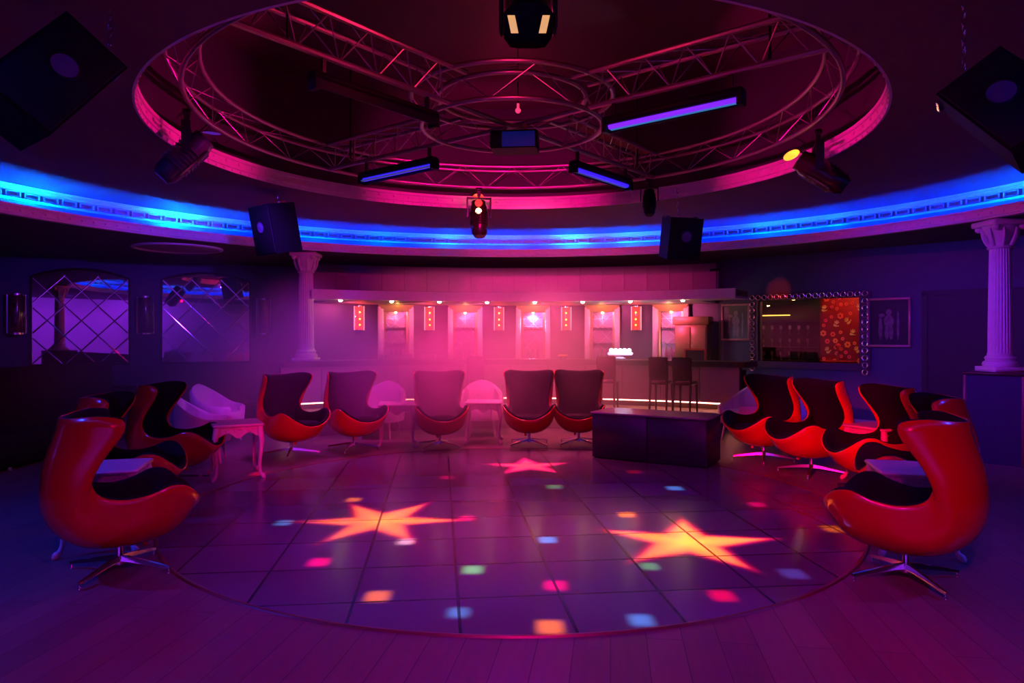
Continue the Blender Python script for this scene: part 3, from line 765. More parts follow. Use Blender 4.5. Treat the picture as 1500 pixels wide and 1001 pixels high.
s1 = make_sconce(False); s1.scale = (1.45, 1.45, 1.45); s1['group'] = 'unlit sconces on the left wall'
WLA = math.atan2(.410, .912)
for i, (s, lb) in enumerate(((-.22, 'unlit smoked sconce left of the first diamond mirror'), (1.90, 'unlit smoked sconce between the two diamond mirrors'), (4.12, 'unlit smoked sconce right of the second diamond mirror'))):
    p = WL0 + WL * s + WLn * .004 + Vector((0, 0, 2.0))
    if i == 0: s1.location = p; s1.rotation_euler = (0, 0, WLA); s1['label'] = lb
    else: dup(s1, p, WLA, lb)
# bar chairs
def make_barchair():
    t = thing('bar_chair', 'x', 'chair', group='dark chairs along the bar')
    MB().box((0, 0, .50), (.33, .40, .06), bev=.02).build('seat', M_darkwood, t)
    a = MB(); a.M = Matrix.Translation((0, -.21, .74)) @ Matrix.Rotation(rad(8), 4, 'X'); a.box((0, 0, 0), (.335, .045, .40), bev=.06); a.build('backrest', M_darkwood, t)
    for sx in (-1, 1):
        MB().tube([(sx * .14, .17, .49), (sx * .145, .19, 0)], [.024, .016], 8).build('leg', M_darkwood, t)
        MB().tube([(sx * .14, -.20, .93), (sx * .14, -.19, .5), (sx * .145, -.24, 0)], [.02, .024, .016], 8).build('leg', M_darkwood, t)
    MB().box((0, -.155, .545), (.24, .025, .03)).build('rail', M_chrome, t)
    return t
b0 = None
for a, lb in ((72.96, 'dark bar chair partly behind the right one of the paired egg chairs'), (63.7, 'left one of two dark bar chairs close together at the bar'), (59.6, 'right one of two dark bar chairs close together at the bar'), (96.5, 'dark bar chair blurred by pink haze before the bar')):
    p = polar(a, 5.80, .3); rz = rad(a - 90)
    if b0 is None: b0 = make_barchair(); b0.location = p; b0.rotation_euler = (0, 0, rz); b0['label'] = lb
    else: dup(b0, p, rz, lb)
# lit ice tray, fruit bowl, box, hutch
p = polar(72.3, 7.0 - .25, 1.15)
it = thing('ice_tray', 'glowing white tray with a row of lit domes on the bar', 'lit tray', p, rad(-18))
MB().lathe([(0, 0), (.10, 0), (.12, .02), (.05, .05), (.05, .08), (.0, .08)], n=32).build('foot', M_chrome, it)
MB().box((0, 0, .11), (.46, .22, .06), bev=.025).build('tray', mat('lit_tray', (.9, .85, .95), .3, emit=(.9, .65, 1), estr=2.2), it)
for k in range(5): MB().ball((-.17 + .085 * k, 0, .17), .038, 12, 8).build('dome', mat('lit_dome', (1, .95, 1), .3, emit=(.9, .8, 1), estr=14), it)
point('ice_tray_glow', p + Vector((0, -.25, .3)), (.75, .6, 1), 5, .1)
p = polar(81.6, 6.72, 1.15)
fb = thing('fruit_bowl', 'small bowl of yellow fruit on the bar near the middle niche', 'fruit bowl', p)
MB().lathe([(0, 0), (.05, 0), (.11, .05), (.105, .05), (.045, .008), (0, .008)], n=24).build('bowl', M_glass, fb)
for x, y in ((-.05, 0), (.05, .01), (0, -.05), (0, .05)): tag(MB().ball((0, 0, 0), .04, 12, 8, (1.2, 1, 1)).build('yellow_fruit', mat('lemon', (.8, .45, .05), .4), loc=p + Vector((x, y, .055))), 'yellow lemon lying in the bowl on the bar', 'fruit', 'lemons in the bowl')
p = polar(62.9, 7.86, 1.09); hz = rad(63.1 - 90)
hu = thing('wooden_hutch', 'small orange wooden hutch at the right end of the back counter', 'cabinet', p, hz)
MB().box((0, 0, .36), (.62, .42, .72), bev=.01).build('body', M_wood, hu)
MB().box((0, 0, .80), (.70, .46, .16), bev=.015).build('crown', M_wood, hu)
for s in (-1, 1):
    d = MB().box((s * .15, -.22, .36), (.28, .02, .64), bev=.006).build('door', M_wood, hu); MB().ball((s * .03, -.24, .36), .012, 8, 6).build('knob', M_gold, d)
p = polar(60.5, 6.75, 1.15)
fr = thing('counter_frame', 'red open rectangular frame standing on the bar before the hutch', 'frame stand', p, rad(60.5 - 90))
MB().box((0, 0, .20), (.40, .03, .03)).box((-.185, 0, .10), (.03, .03, .20)).box((.185, 0, .10), (.03, .03, .20)).build('frame', mat('red_frame', (.6, .06, .05), .35), fr)
MB().box((0, .02, .095), (.34, .012, .19)).build('panel', M_darkwood, fr)
# ------------------------------------------------------------------ bevelled mirrors on the left wall
def clip_line(p, d, w, h):
    t0, t1 = -9, 9
    for o, dd, lo, hi in ((p[0], d[0], -w, w), (p[1], d[1], 0, h)):
        a, b = (lo - o) / dd, (hi - o) / dd
        t0 = max(t0, min(a, b)); t1 = min(t1, max(a, b))
    return (t0, t1) if t1 - t0 > .02 else None
def make_mirror(lb, s, w):
    p = WL0 + WL * s + Vector((0, 0, 1.06)) + WLn * .004
    t = thing('wall_mirror', lb, 'mirror', p, WLA, 'arched diamond mirrors on the left wall')
    h, arch = 1.64, .16; n = 20
    top = [(w - 2 * w * k / n, h + arch * (1 - (1 - 2 * k / n) ** 2)) for k in range(n + 1)]
    poly = [(-w, 0), (w, 0)] + top
    vs = [(x, -.012, z) for x, z in poly] + [(x, -.0, z) for x, z in poly]; N = len(poly)
    MB().add(vs, [tuple(range(N)), tuple(range(2 * N - 1, N - 1, -1))] + [(i, N + i, N + (i + 1) % N, (i + 1) % N) for i in range(N)]).build('mirror_pane', M_mirror, t, smooth=0)
    b = MB(); g = .57
    for sg in (-1, 1):
        for k in range(-8, 9):
            c = clip_line((k * g * .98, .25), (sg * .70, .72), w - .01, h + .06)
            if c is None: continue
            q = [(k * g * .98 + sg * .70 * u, .25 + .72 * u) for u in c]
            dx, dz = q[1][0] - q[0][0], q[1][1] - q[0][1]; L = math.hypot(dx, dz); nx_, nz_ = -dz / L * .013, dx / L * .013
            b.add([(q[0][0] - nx_, -.0125, q[0][1] - nz_), (q[0][0], -.0138, q[0][1]), (q[0][0] + nx_, -.0125, q[0][1] + nz_), (q[1][0] - nx_, -.0125, q[1][1] - nz_), (q[1][0], -.0138, q[1][1]), (q[1][0] + nx_, -.0125, q[1][1] + nz_)],
                  [(0, 1, 4, 3), (1, 2, 5, 4), (0, 3, 5, 2), (0, 2, 1), (3, 4, 5)])
    b.build('bevel_line', M_mirror2, t, smooth=0)
    MB().tube([(x, -.015, z) for x, z in [(-w - .02, -.02), (w + .02, -.02)] + [(x * 1.02, z + .02) for x, z in top]], .024, 8, closed=True).build('frame', M_darkwood, t)
make_mirror('arched diamond mirror farther from the bar, at the left edge', .80, .80)
make_mirror('arched diamond mirror nearer the column and the bar', 3.02, .82)
# ------------------------------------------------------------------ right wall: window with ring frame, pictures
WRA = math.atan2(-.723, .691)
wc = WR0 + WR * ((WS0 + WS1) / 2)
wf = thing('ring_framed_window', 'inner window in a frame of shiny rings on the right wall', 'window', (wc.x, wc.y, 0), WRA)
hw = (WS1 - WS0) / 2
fm = MB()
for x, z, dx, dz in ((0, WZ0 - .04, 2 * hw + .36, .12), (0, WZ1 + .05, 2 * hw + .36, .10), (-hw - .09, (WZ0 + WZ1) / 2, .18, WZ1 - WZ0), (hw + .09, (WZ0 + WZ1) / 2, .18, WZ1 - WZ0)): fm.box((x, -.02, z), (dx, .04, dz))
fm.build('frame', mat('frame_board', (.10, .06, .10), .4), wf)
MB().box((0, .06, (WZ0 + WZ1) / 2), (2 * hw, .006, WZ1 - WZ0)).build('glass_pane', mat('window_glass', (1, 1, 1), .0, trans=1.0, var=0, spec=.3), wf)
def ring_pts(x, z, r): return [(x + r * math.cos(2 * PI * i / 20), -.055, z + r * math.sin(2 * PI * i / 20)) for i in range(20)]
M_ring = mat('ring_chrome', (.75, .7, .8), .2, .9)
rp = [(-hw - .10 + (2 * hw + .2) * i / 17, WZ1 + .06) for i in range(18)] + [(s * (hw + .10), WZ1 + .06 - .122 * i) for s in (-1, 1) for i in range(1, 12)]
for x, z in rp: MB().tube(ring_pts(x, z, .043), .014, 8, closed=True).build('ring', M_ring, wf)
# small room behind the window
def wl(s, d, z): return WR0 + WR * s - WRn * d + Vector((0, 0, z))
def seg2(name, s0, d0, s1, d1, z0, z1, m, th=.05):
    a, b = wl(s0, d0, 0), wl(s1, d1, 0); t = (b - a).normalized(); k = Vector((-t.y, t.x, 0)) * th
    return struct(name, MB().prism([(a.x, a.y), (b.x, b.y), (b.x + k.x, b.y + k.y), (a.x + k.x, a.y + k.y)], z0, z1), m)
seg2('wall_inner_back', -.6, 2.0, 1.38, 2.0, 0, 2.9, M_dark)
seg2('wall_inner_left', -.6, .16, -.6, 2.0, 0, 2.9, M_dark)
seg2('wall_inner_right', 3.6, 1.2, 3.6, .16, 0, 2.9, M_dark)
seg2('wall_inner_red', 1.38, 1.2, 3.6, 1.2, 0, 2.9, mat('red_wall', (.22, .006, .016), .5))
seg2('wall_inner_step', 1.38, 2.0, 1.38, 1.2, 0, 2.9, mat('red_wall', (.22, .006, .016), .5))
a, b, c, d = wl(-.7, .15, 0), wl(3.7, .15, 0), wl(3.7, 2.1, 0), wl(-.7, 2.1, 0)
struct('ceiling_inner', MB().prism([(q.x, q.y) for q in (a, b, c, d)], 2.9, 2.95), M_dark)
# painted hand prints and flowers on the red wall
rng = random.Random(3)
def paint(kind, col, s, z, sz, rot):
    t = MB(); n = 0
    if kind == 'hand':
        t.tube([(0, 0, -.35), (0, 0, .1)], [.28, .36], 8)
        for k, (an, L) in enumerate(((-38, .75), (-14, .95), (6, 1.0), (26, .9))): t.tube([(.3 * math.sin(rad(an)), 0, .25), (L * math.sin(rad(an)), 0, L * math.cos(rad(an)))], .09, 6)
        t.tube([(.2, 0, -.2), (.7, 0, .15)], .1, 6)
    else:
        for k in range(6): t.ball((.55 * math.cos(k * PI / 3), 0, .55 * math.sin(k * PI / 3)), .32, 8, 6)
    me = MB(); R = Matrix.Rotation(rot, 3, 'Y')
    me.add([R @ (Vector((x, y * .06, zz)) * sz) for x, y, zz in t.v], t.f)
    nm = 'hand_print' if kind == 'hand' else 'painted_flower'
    return me, nm
cols = {'hand': [(.95, .95, .45), (.95, .95, .6), (.95, .8, .3)], 'flower': [(1, .15, .15), (1, .3, .45), (1, .35, .1), (1, .1, .3)]}
spots = []
for kind, cnt in (('hand', 11), ('flower', 46)):
    for _ in range(cnt):
        for __ in range(200):
            s, z = rng.uniform(1.44, 2.45), rng.uniform(1.12, 2.38); r = .115 if kind == 'hand' else rng.choice((.05, .07, .085))
            if all((s - a_) ** 2 + (z - b_) ** 2 > (r + c_) ** 2 * .9 for a_, b_, c_ in spots): break
        else: continue
        spots.append((s, z, r)); col = rng.choice(cols[kind])
        me, nm = paint(kind, col, s, z, r * .85, rng.uniform(-.6, .6))
        o = me.build(nm, mat('paint_%d' % int(col[1] * 1000 + col[2] * 10), col, .5)); q = wl(s, 1.188, z); o.location = q; o.rotation_euler = (0, 0, WRA)
        tag(o, 'pale yellow hand print painted on the red wall behind the window' if kind == 'hand' else 'bright painted flower on the red wall behind the window', 'hand print' if kind == 'hand' else 'flower', 'hand prints on the red wall' if kind == 'hand' else 'flowers on the red wall')
point('red_room_lamp', wl(2.1, .55, 2.55), (1, .20, .10), 44, .08)
p = wl(1.95, .62, 0)
rt = thing('round_red_table', 'round red table with a thin stem vase behind the window', 'table', p)
MB().lathe([(0, 1.10), (.30, 1.10), (.31, 1.12), (.31, 1.14), (0, 1.14)], n=32).build('table_top', mat('red_lacquer', (.7, .03, .02), .25), rt)
MB().lathe([(0, 0), (.18, 0), (.18, .02), (.03, .05), (.03, 1.10), (0, 1.10)], n=20).build('stem', M_black, rt)
vs_ = thing('bud_vase', 'thin vase with one flower on the red round table', 'vase', p + Vector((0, 0, 1.1405)))
MB().lathe([(0, 0), (.03, 0), (.032, .08), (.010, .14), (.010, .20), (0, .20)], n=12).build('body', M_glass, vs_); MB().ball((0, 0, .27), .05, 10, 8).tube([(0, 0, .18), (0, 0, .26)], .006, 6).build('flower', mat('red_lacquer', (.7, .03, .02), .25), vs_)
sh = thing('glass_cabinet', 'dark cabinet of glasses with a yellow light line behind the window', 'cabinet', wl(.38, 1.7, 0), WRA)
MB().box((0, .16, 1.1), (1.7, .03, 2.2)).box((-.85, 0, 1.1), (.04, .34, 2.2)).box((.85, 0, 1.1), (.04, .34, 2.2)).build('carcass', M_darkwood, sh)
for z in (1.08, 1.35, 1.62, 1.90): MB().box((0, 0, z), (1.66, .3, .02)).build('shelf', M_darkwood, sh)
MB().box((-.25, -.16, 2.02), (1.0, .02, .02)).box((-.52, -.16, 1.78), (.015, .015, .44)).build('light_line', mat('yellow_line', (.8, .6, .2), .4, emit=(1, .55, .08), estr=2.2), sh)
point('cabinet_lamp', wl(.9, 1.1, 2.4), (1, .6, .2), 3, .1)
cg0 = None
for z in (1.09, 1.36, 1.63):
    for k in range(7):
        q = wl(-.2 + .19 * k, 1.68, z)
        if cg0 is None: cg0 = tag(MB().lathe([(0, 0), (.03, 0), (.005, .012), (.005, .08), (.035, .11), (.03, .18), (.027, .18), (.03, .115), (0, .09)], n=12).build('wine_glass', mat('tumbler', (.9, .8, .85), .05, trans=.6, coat=.4)), 'wine glass on a shelf of the cabinet behind the window', 'glass', 'wine glasses in the cabinet'); cg0.location = q
        else: dup(cg0, q)
def pict_mat():
    m = mat('poster_print', (.1, .08, .1), .3); nt = m.node_tree; b = nt.nodes['Principled BSDF']; nx = NX(nt)
    tc = nt.nodes.new('ShaderNodeTexCoord'); sp = nt.nodes.new('ShaderNodeSeparateXYZ'); nt.links.new(tc.outputs['Object'], sp.inputs[0])
    def blob(cx, cz, rx, rz):
        a = nx.m('DIVIDE', nx.m('SUBTRACT', sp.outputs[0], cx), rx); c = nx.m('DIVIDE', nx.m('SUBTRACT', sp.outputs[2], cz), rz)
        return nx.step(nx.m('ADD', nx.m('MULTIPLY', a, a), nx.m('MULTIPLY', c, c)), .6, 1.2)
    tot = None
    for a in ((0, .17, .045, .055), (0, .02, .08, .11), (-.03, -.16, .035, .13), (.035, -.16, .035, .13), (-.13, -.1, .03, .2), (.14, -.05, .02, .25), (-.11, .12, .05, .03)):
        q = blob(*a); tot = q if tot is None else nx.m('MAXIMUM', tot, q)
    n = nt.nodes.new('ShaderNodeTexNoise'); n.inputs['Scale'].default_value = 18; nt.links.new(tc.outputs['Object'], n.inputs['Vector'])
    f = nx.m('MULTIPLY', tot, n.outputs['Fac']); r = nt.nodes.new('ShaderNodeValToRGB'); r.color_ramp.elements[0].color = (.05, .045, .06, 1); r.color_ramp.elements[1].color = (.28, .22, .25, 1); r.color_ramp.elements[1].position = .6
    nt.links.new(f, r.inputs[0]); nt.links.new(r.outputs[0], b.inputs['Base Color']); return m
def picture(px, w, h, z, lb):
    t = thing('framed_picture', lb, 'picture', px + WRn * .003 + Vector((0, 0, z)), WRA)
    for x, zz, dx, dz in ((0, h / 2 - .02, w, .04), (0, -h / 2 + .02, w, .04), (-w / 2 + .02, 0, .04, h - .08), (w / 2 - .02, 0, .04, h - .08)): MB().box((x, -.025, zz), (dx, .05, dz), bev=.01).build('frame_bar', mat('frame_red', (.65, .35, .35), .3, .3), t)
    MB().box((0, -.012, 0), (w - .07, .012, h - .07)).build('print', pict_mat(), t)
picture(WR0 + WR * .27, .60, .72, 1.86, 'framed dark figure print between the hutch and the ring window')
picture(WR0 + WR * 3.02, .68, .82, 1.82, 'framed dark figure print right of the ring window')
# dark double door further right on the same wall
dr = tag(MB().box((0, 0, 1.12), (1.5, .05, 2.24)).box((-.79, 0, 1.14), (.08, .08, 2.28)).box((.79, 0, 1.14), (.08, .08, 2.28)).box((0, 0, 2.28), (1.66, .08, .08)).build('door_1', M_dark), kind='structure')
q = WR0 + WR * 4.35 + WRn * .03; dr.location = q; dr.rotation_euler = (0, 0, WRA)
# ------------------------------------------------------------------ lighting truss
tr = thing('lighting_truss', 'round aluminium lighting truss with four diagonal arms hanging in the ceiling opening', 'truss', (CX, CY, 0))
def circ(R, z, n=72, a0=0, a1=360): return [(R * math.cos(rad(a0 + (a1 - a0) * i / n)), R * math.sin(rad(a0 + (a1 - a0) * i / n)), z) for i in range(n)]
def ring_truss(name, Rl, Rui, Ruo, zl, zu, nb, r):
    e = MB().tube(circ(Rl, zl), r, 8, closed=True).build(name, M_alu, tr, smooth=60)
    for R in (Rui, Ruo): MB().tube(circ(R, zu), r, 8, closed=True).build('chord', M_alu, e, smooth=60)
    b = MB()
    for i in range(nb):
        a = 360 / nb * i; h = 180 / nb
        for R in (Rui, Ruo):
            p = lambda RR, an, z: (RR * math.cos(rad(an)), RR * math.sin(rad(an)), z)
            b.tube([p(Rl, a, zl), p(R, a + h, zu)], r * .22, 5, cap=False); b.tube([p(R, a + h, zu), p(Rl, a + 2 * h, zl)], r * .22, 5, cap=False)
        b.tube([p(Rui, a + h, zu), p(Ruo, a + 3 * h, zu)], r * .22, 5, cap=False)
    b.build('lacing', M_alu, e)
ring_truss('outer_ring', 2.93, 2.80, 3.06, 3.67, 3.93, 26, .022)
ring_truss('inner_ring', .88, .72, .98, 3.64, 3.92, 7, .024)
M_mesh = mat('cable_mesh', (.35, .22, .12), .5, .3)
for an in (51, 141, 231, 321):
    ca, sa = math.cos(rad(an)), math.sin(rad(an))
    P = lambda r, o, z: (r * ca - o * sa, r * sa + o * ca, z)
    e = MB().tube([P(.0, 0, 3.655), P(2.93, 0, 3.67)], .026, 8).build('arm', M_alu, tr)
    for o_ in (-.13, .13): MB().tube([P(.80, o_, 3.92), P(2.95, o_, 3.93)], .024, 8).build('chord', M_alu, e)
    b = MB(); N = 5
    for k in range(N):
        r0 = .95 + (2.8 - .95) * k / N; r1 = .95 + (2.8 - .95) * (k + 1) / N; rm = (r0 + r1) / 2
        for o_ in (-.13, .13): b.tube([P(r0, 0, 3.66), P(rm, o_, 3.925)], .0065, 5, cap=False); b.tube([P(rm, o_, 3.925), P(r1, 0, 3.66)], .0065, 5, cap=False)
        b.tube([P(r0, -.13, 3.925), P(r1, .13, 3.925)], .006, 5, cap=False)
    b.build('lacing', M_alu, e)
    w = MB()
    for k in range(90): r0 = 1.0 + 1.75 * k / 90; w.tube([P(r0, -.11, 3.955), P(r0 + .11, .11, 3.955)], .0035, 4, cap=False); w.tube([P(r0 + .11, -.11, 3.955), P(r0, .11, 3.955)], .0035, 4, cap=False)
    w.build('mesh_tray', M_mesh, e)
    MB().tube([P(2.5, 0, 3.68), P(2.5, 0, 4.92)], .012, 6).build('hanger_rod', M_blackm, tr)
# black battens under the arms
def batten(an, lb, lit, r0=1.05, r1=2.30):
    ca, sa = math.cos(rad(an)), math.sin(rad(an)); rm = (r0 + r1) / 2; L = r1 - r0
    t = thing('hanging_light_batten', lb, 'light batten', (CX + rm * ca, CY + rm * sa, 3.45), rad(an), 'light battens under the truss arms')
    h = MB().box((0, 0, .045), (L, .10, .07), bev=.01).box((-L / 2 + .02, 0, .0), (.04, .10, .11)).box((L / 2 - .02, 0, .0), (.04, .10, .11)).box((0, .047 * (-1 if an == 141 else 1), 0), (L, .006, .09)); h.build('housing', M_black, t)
    em = mat('uv_tube', (.1, .1, .4), .3, emit=(.035, .012, 1.0), estr=1.3) if lit == 1 else mat('violet_tube', (.2, .1, .4), .3, emit=(.20, .02, 1.0), estr=1.0) if lit == 2 else mat('dead_tube', (.03, .03, .04), .3)
    MB().tube([(-L / 2 + .05, 0, -.005), (L / 2 - .05, 0, -.005)], .022, 12).build('tube', em, t)
    MB().box((0, .030, -.022), (L - .1, .03, .012)).build('reflector', mat('teal_reflector_glow', (.1, .2, .25), .3, emit=(.03, .16, .35), estr=1.0) if lit == 2 else mat('grey_reflector_glow', (.15, .16, .2), .4, emit=(.03, .05, .2), estr=.8) if lit else mat('dead_tube', (.03, .03, .04), .3), t)  # emission stands in for tube light caught by the reflector
    for s in (-1, 1): MB().box((s * L * .42, 0, .15), (.03, .03, .15)).build('hanger', M_blackm, t)
batten(231, 'unlit black batten under the near left truss arm', 0)
batten(321, 'lit violet batten under the near right truss arm', 2)
batten(141, 'lit blue batten under the far left truss arm', 1)
batten(51, 'lit blue batten under the far right truss arm', 1)
# ------------------------------------------------------------------ fixtures on the truss
def scanner(lb, loc, axis, lens, sc_=1.0, body=None, out=(0, -.6, -.8)):
    """lamp in a yoke hung at loc; its barrel lies along axis (pointing at the lit end)"""
    d = Vector(axis).normalized(); yaw = math.atan2(d.y, d.x) - PI / 2
    t = thing('hanging_stage_light', lb, 'stage light', loc, yaw); body = body or M_black
    c = Vector((0, 0, -.27 * sc_)); dl = Matrix.Rotation(-yaw, 3, 'Z') @ d
    MB().box((0, 0, .035), (.09, .07, .05), bev=.008).box((0, 0, -.02), (.05, .05, .08)).build('clamp', M_blackm, t)
    y = MB(); y.box((0, 0, -.07 * sc_), (.27 * sc_, .05 * sc_, .02))
    for s in (-1, 1): y.box((s * .13 * sc_, 0, -.17 * sc_), (.014, .06 * sc_, .22 * sc_))
    y.build('yoke', M_blackm, t)
    T = Matrix.Translation(c) @ dl.to_track_quat('Z', 'Y').to_matrix().to_4x4()
    h = MB(); h.M = T; k = sc_
    h.lathe([(0, -.24 * k), (.06 * k, -.24 * k), (.085 * k, -.20 * k), (.095 * k, -.10 * k), (.095 * k, .10 * k), (.08 * k, .14 * k), (.08 * k, .17 * k), (.065 * k, .17 * k), (.06 * k, .15 * k), (0, .15 * k)], n=24)
    for q in range(6): h.rev([(.092 * k, (-.12 + .03 * q) * k), (.103 * k, (-.118 + .03 * q) * k), (.103 * k, (-.110 + .03 * q) * k), (.092 * k, (-.108 + .03 * q) * k)], n=24)
    ho = h.build('barrel', body, t)
    l = MB(); l.M = T; l.lathe([(0, .152 * k), (.058 * k, .152 * k), (.045 * k, .168 * k), (0, .175 * k)], n=20); l.build('lens', lens[0], ho)
    m = MB(); m.M = T @ Matrix.Translation((0, .0, .235 * k)) @ (T.to_3x3().inverted() @ (Matrix.Rotation(-yaw, 3, 'Z') @ (Vector(out).normalized() - d)).normalized()).to_track_quat('Z', 'Y').to_matrix().to_4x4(); m.lathe([(0, -.004), (.062 * k, -.004), (.062 * k, .004), (0, .004)], n=20); m.build('deflector_mirror', lens[1], ho)
    b = MB(); b.M = T; b.box((0, .055 * k, .205 * k), (.02 * k, .012, .10 * k)).build('mirror_bracket', M_blackm, ho)
    for s in (-1, 1):
        g = MB(); g.M = T; g.box((s * .06 * k, -.085 * k, -.02 * k), (.012 * k, .012 * k, .26 * k)); g.build('trim_bar', M_chrome, ho)
    return Vector(loc) + Vector((0, 0, -.27 * sc_))
M_lens_o = mat('lens_orange', (.6, .2, .05), .1, emit=(1, .35, .03), estr=5)
M_lens_r = mat('lens_red', (.6, .05, .05), .1, emit=(1, .10, .04), estr=9)
M_lens_d = mat('lens_dark', (.04, .04, .07), .05, coat=1)
M_bluebody = mat('blue_black_body', (.03, .035, .07), .3)
M_amberbody = mat('bronze_body', (.05, .035, .02), .22, .5)
M_glow_o = mat('mirror_orange_glow', (.7, .3, .05), .15, .5, emit=(1, .22, .02), estr=3)  # emission stands in for orange lamp light reflected by the mirror
M_glow_w = mat('lens_warm', (1, .7, .4), .15, emit=(1, .5, .2), estr=9)
M_glow_r = mat('mirror_red_glow', (.7, .05, .03), .15, .5, emit=(1, .03, .03), estr=1.2)  # emission stands in for red lamp light on the mirror
A_left = scanner('blue-black stage light on the left side of the round truss', (-2.98, 6.42, 3.62), (.62, .25, .72), (M_lens_d, M_lens_d), 1.3, M_bluebody, (.6, .4, -.8))
A_right = scanner('bronze stage light with mirror reflecting orange light on the right side of the truss', (3.08, 7.05, 3.62), (-.70, .22, .52), (M_lens_o, M_glow_o), 1.3, M_amberbody, (-.41, -.40, -.82))
A_far = scanner('upright stage light with glowing red and white lenses at the far side of the truss', (-.46, 9.74, 3.60), (-.05, .25, 1), (M_glow_w, M_glow_r), 1.25, M_amberbody)
for z_, r_, m_, nm_ in ((-.17, .050, mat('mirror_red_glow2', (.7, .05, .03), .15, emit=(1, .02, .02), estr=2.5), 'red_lens'), (-.28, .042, M_glow_w, 'white_lens')):
    l_ = MB(); l_.ball((0, -.105, z_), r_, 14, 10, (1, .5, 1)); lo_ = l_.build(nm_, m_); lo_.parent = [o_ for o_ in bpy.data.objects if o_.get('label', '').startswith('upright stage light')][0]; lo_.rotation_euler = (0, 0, -lo_.parent.rotation_euler.z)
A_far2 = scanner('small black stage light at the far right of the truss', (1.80, 9.18, 3.60), (.05, .3, 1), (M_lens_d, M_lens_d), .85)
# second round lens of the far lamp, on its base
# big effect light at the near side
ef = thing('hanging_effect_light', 'large boxy effect light with two amber reflections at the top middle', 'stage light', (.09, 3.93, 3.62))
MB().box((0, 0, -.06), (.26, .30, .16), bev=.03).build('base', M_black, ef)
MB().box((0, 0, .03), (.05, .05, .1)).build('clamp', M_blackm, ef)
MB().box((0, -.151, -.06), (.11, .006, .06), bev=.002).build('display', mat('display_plate', (.35, .28, .2), .3, emit=(1, .6, .3), estr=.05), ef)
hd = MB(); hd.M = Matrix.Translation((0, 0, -.27)) @ Matrix.Rotation(rad(14), 4, 'X'); hd.box((0, 0, 0), (.27, .30, .20), bev=.05); ho = hd.build('head', mat('matte_black', (.007, .006, .008), 1.0, spec=0.0), ef)
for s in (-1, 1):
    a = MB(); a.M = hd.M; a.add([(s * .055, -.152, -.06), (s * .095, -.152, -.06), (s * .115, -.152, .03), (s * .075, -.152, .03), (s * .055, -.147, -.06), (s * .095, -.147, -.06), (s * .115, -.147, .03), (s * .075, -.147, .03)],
        [(0, 1, 2, 3), (7, 6, 5, 4), (0, 4, 5, 1), (1, 5, 6, 2), (2, 6, 7, 3), (3, 7, 4, 0)]); a.build('amber_reflection', mat('amber_reflection', (.5, .3, .1), .3, emit=(1, .5, .16), estr=.75), ho, smooth=0)  # emissive patches stand in for warm light reflected on the head
    MB().box((s * .15, 0, -.19), (.025, .14, .22), bev=.01).build('yoke_arm', M_black, ef)
# centre box projector
cb = thing('hanging_projector_box', 'black box light with a blue glass face hung in the centre ring', 'stage light', (.03, 6.75, 3.47), rad(-6))
MB().box((0, 0, 0), (.45, .30, .17), bev=.012).build('housing', M_black, cb)
MB().box((.045, -.152, -.005), (.31, .008, .14)).build('glass_face', mat('blue_face', (.01, .02, .12), .45, emit=(.0, .006, .11), estr=.6, spec=.1), cb)
MB().box((-.1, 0, .13), (.03, .05, .10)).box((.1, 0, .13), (.03, .05, .10)).build('bracket', M_blackm, cb)
rb = tag(MB().ball((0, 0, 0), .028, 12, 8).tube([(0, 0, .02), (0, 0, .07)], .012, 8).build('pink_bulb', mat('pink_bulb', (.8, .1, .2), .3, emit=(1, .05, .2), estr=1.0), loc=(.06, 7.0, 3.86)), 'single small red bulb in the middle of the inner truss ring', 'bulb')
MB().tube([(0, 0, .07), (0, 0, 1.04)], .005, 6).build('cord', M_blackm, rb)
# ------------------------------------------------------------------ loudspeakers
def speaker(lb, loc, M, w, h, d, back=False):
    t = thing('hanging_loudspeaker', lb, 'loudspeaker', loc, M=M, group='black hanging loudspeakers')
    sgn = 1
    a = MB(); k = .14 * w
    a.prism([(-w / 2, -d / 2), (w / 2, -d / 2), (w / 2 - k, d / 2), (-w / 2 + k, d / 2)], -h / 2, h / 2); a.build('cabinet', M_black, t, smooth=0)
    MB().box((0, -d / 2 - .008, 0), (w * .94, .016, h * .95), bev=.006).build('grille', mat('speaker_grille', (.010, .010, .012), .6, 0, spec=.1, nscale=220, bump=.3), t)
    p = MB(); p.M = Matrix.Translation((0, -d / 2 - .016, h * .06)) @ Matrix.Rotation(rad(90), 4, 'X'); p.rev([(.066, 0), (.066, .010), (.080, .006), (.080, 0)], n=28); p.build('horn_ring', M_blackm, t)
    p2 = MB(); p2.M = p.M; p2.lathe([(0, .001), (.066, .001), (.066, .008), (.05, .006), (.03, .010), (0, .016)], n=28); p2.build('horn_dome', mat('horn_highlight', (.22, .22, .42), .25, .4), t)  # pale blue colour paints a highlight onto the horn
    MB().box((0, d / 2 + .006, -h * .32), (w * .3, .012, .02)).build('badge_bar', M_blackm, t)
    for s in (-1, 1): MB().box((s * (w / 2 - .03), 0, h / 2 + .01), (.05, .08, .02)).build('bracket', M_chrome, t)
    return t
def rot_from(xa, za):
    """rotation with local X along xa, local Z near za"""
    x = Vector(xa).normalized(); z = Vector(za); z = (z - x * z.dot(x)).normalized(); y = z.cross(x)
    return Matrix((x, y, z)).transposed()
def hang(loc, top): return MB().tube([loc, top], .012, 6)
lp = Vector((-2.467, 3.726, 2.951)); rp_ = Vector((2.613, 3.70, 2.79))
def basis(y, z): y = Vector(y).normalized(); z = Vector(z); z = (z - y * z.dot(y)).normalized(); return Matrix((y.cross(z), y, z)).transposed()
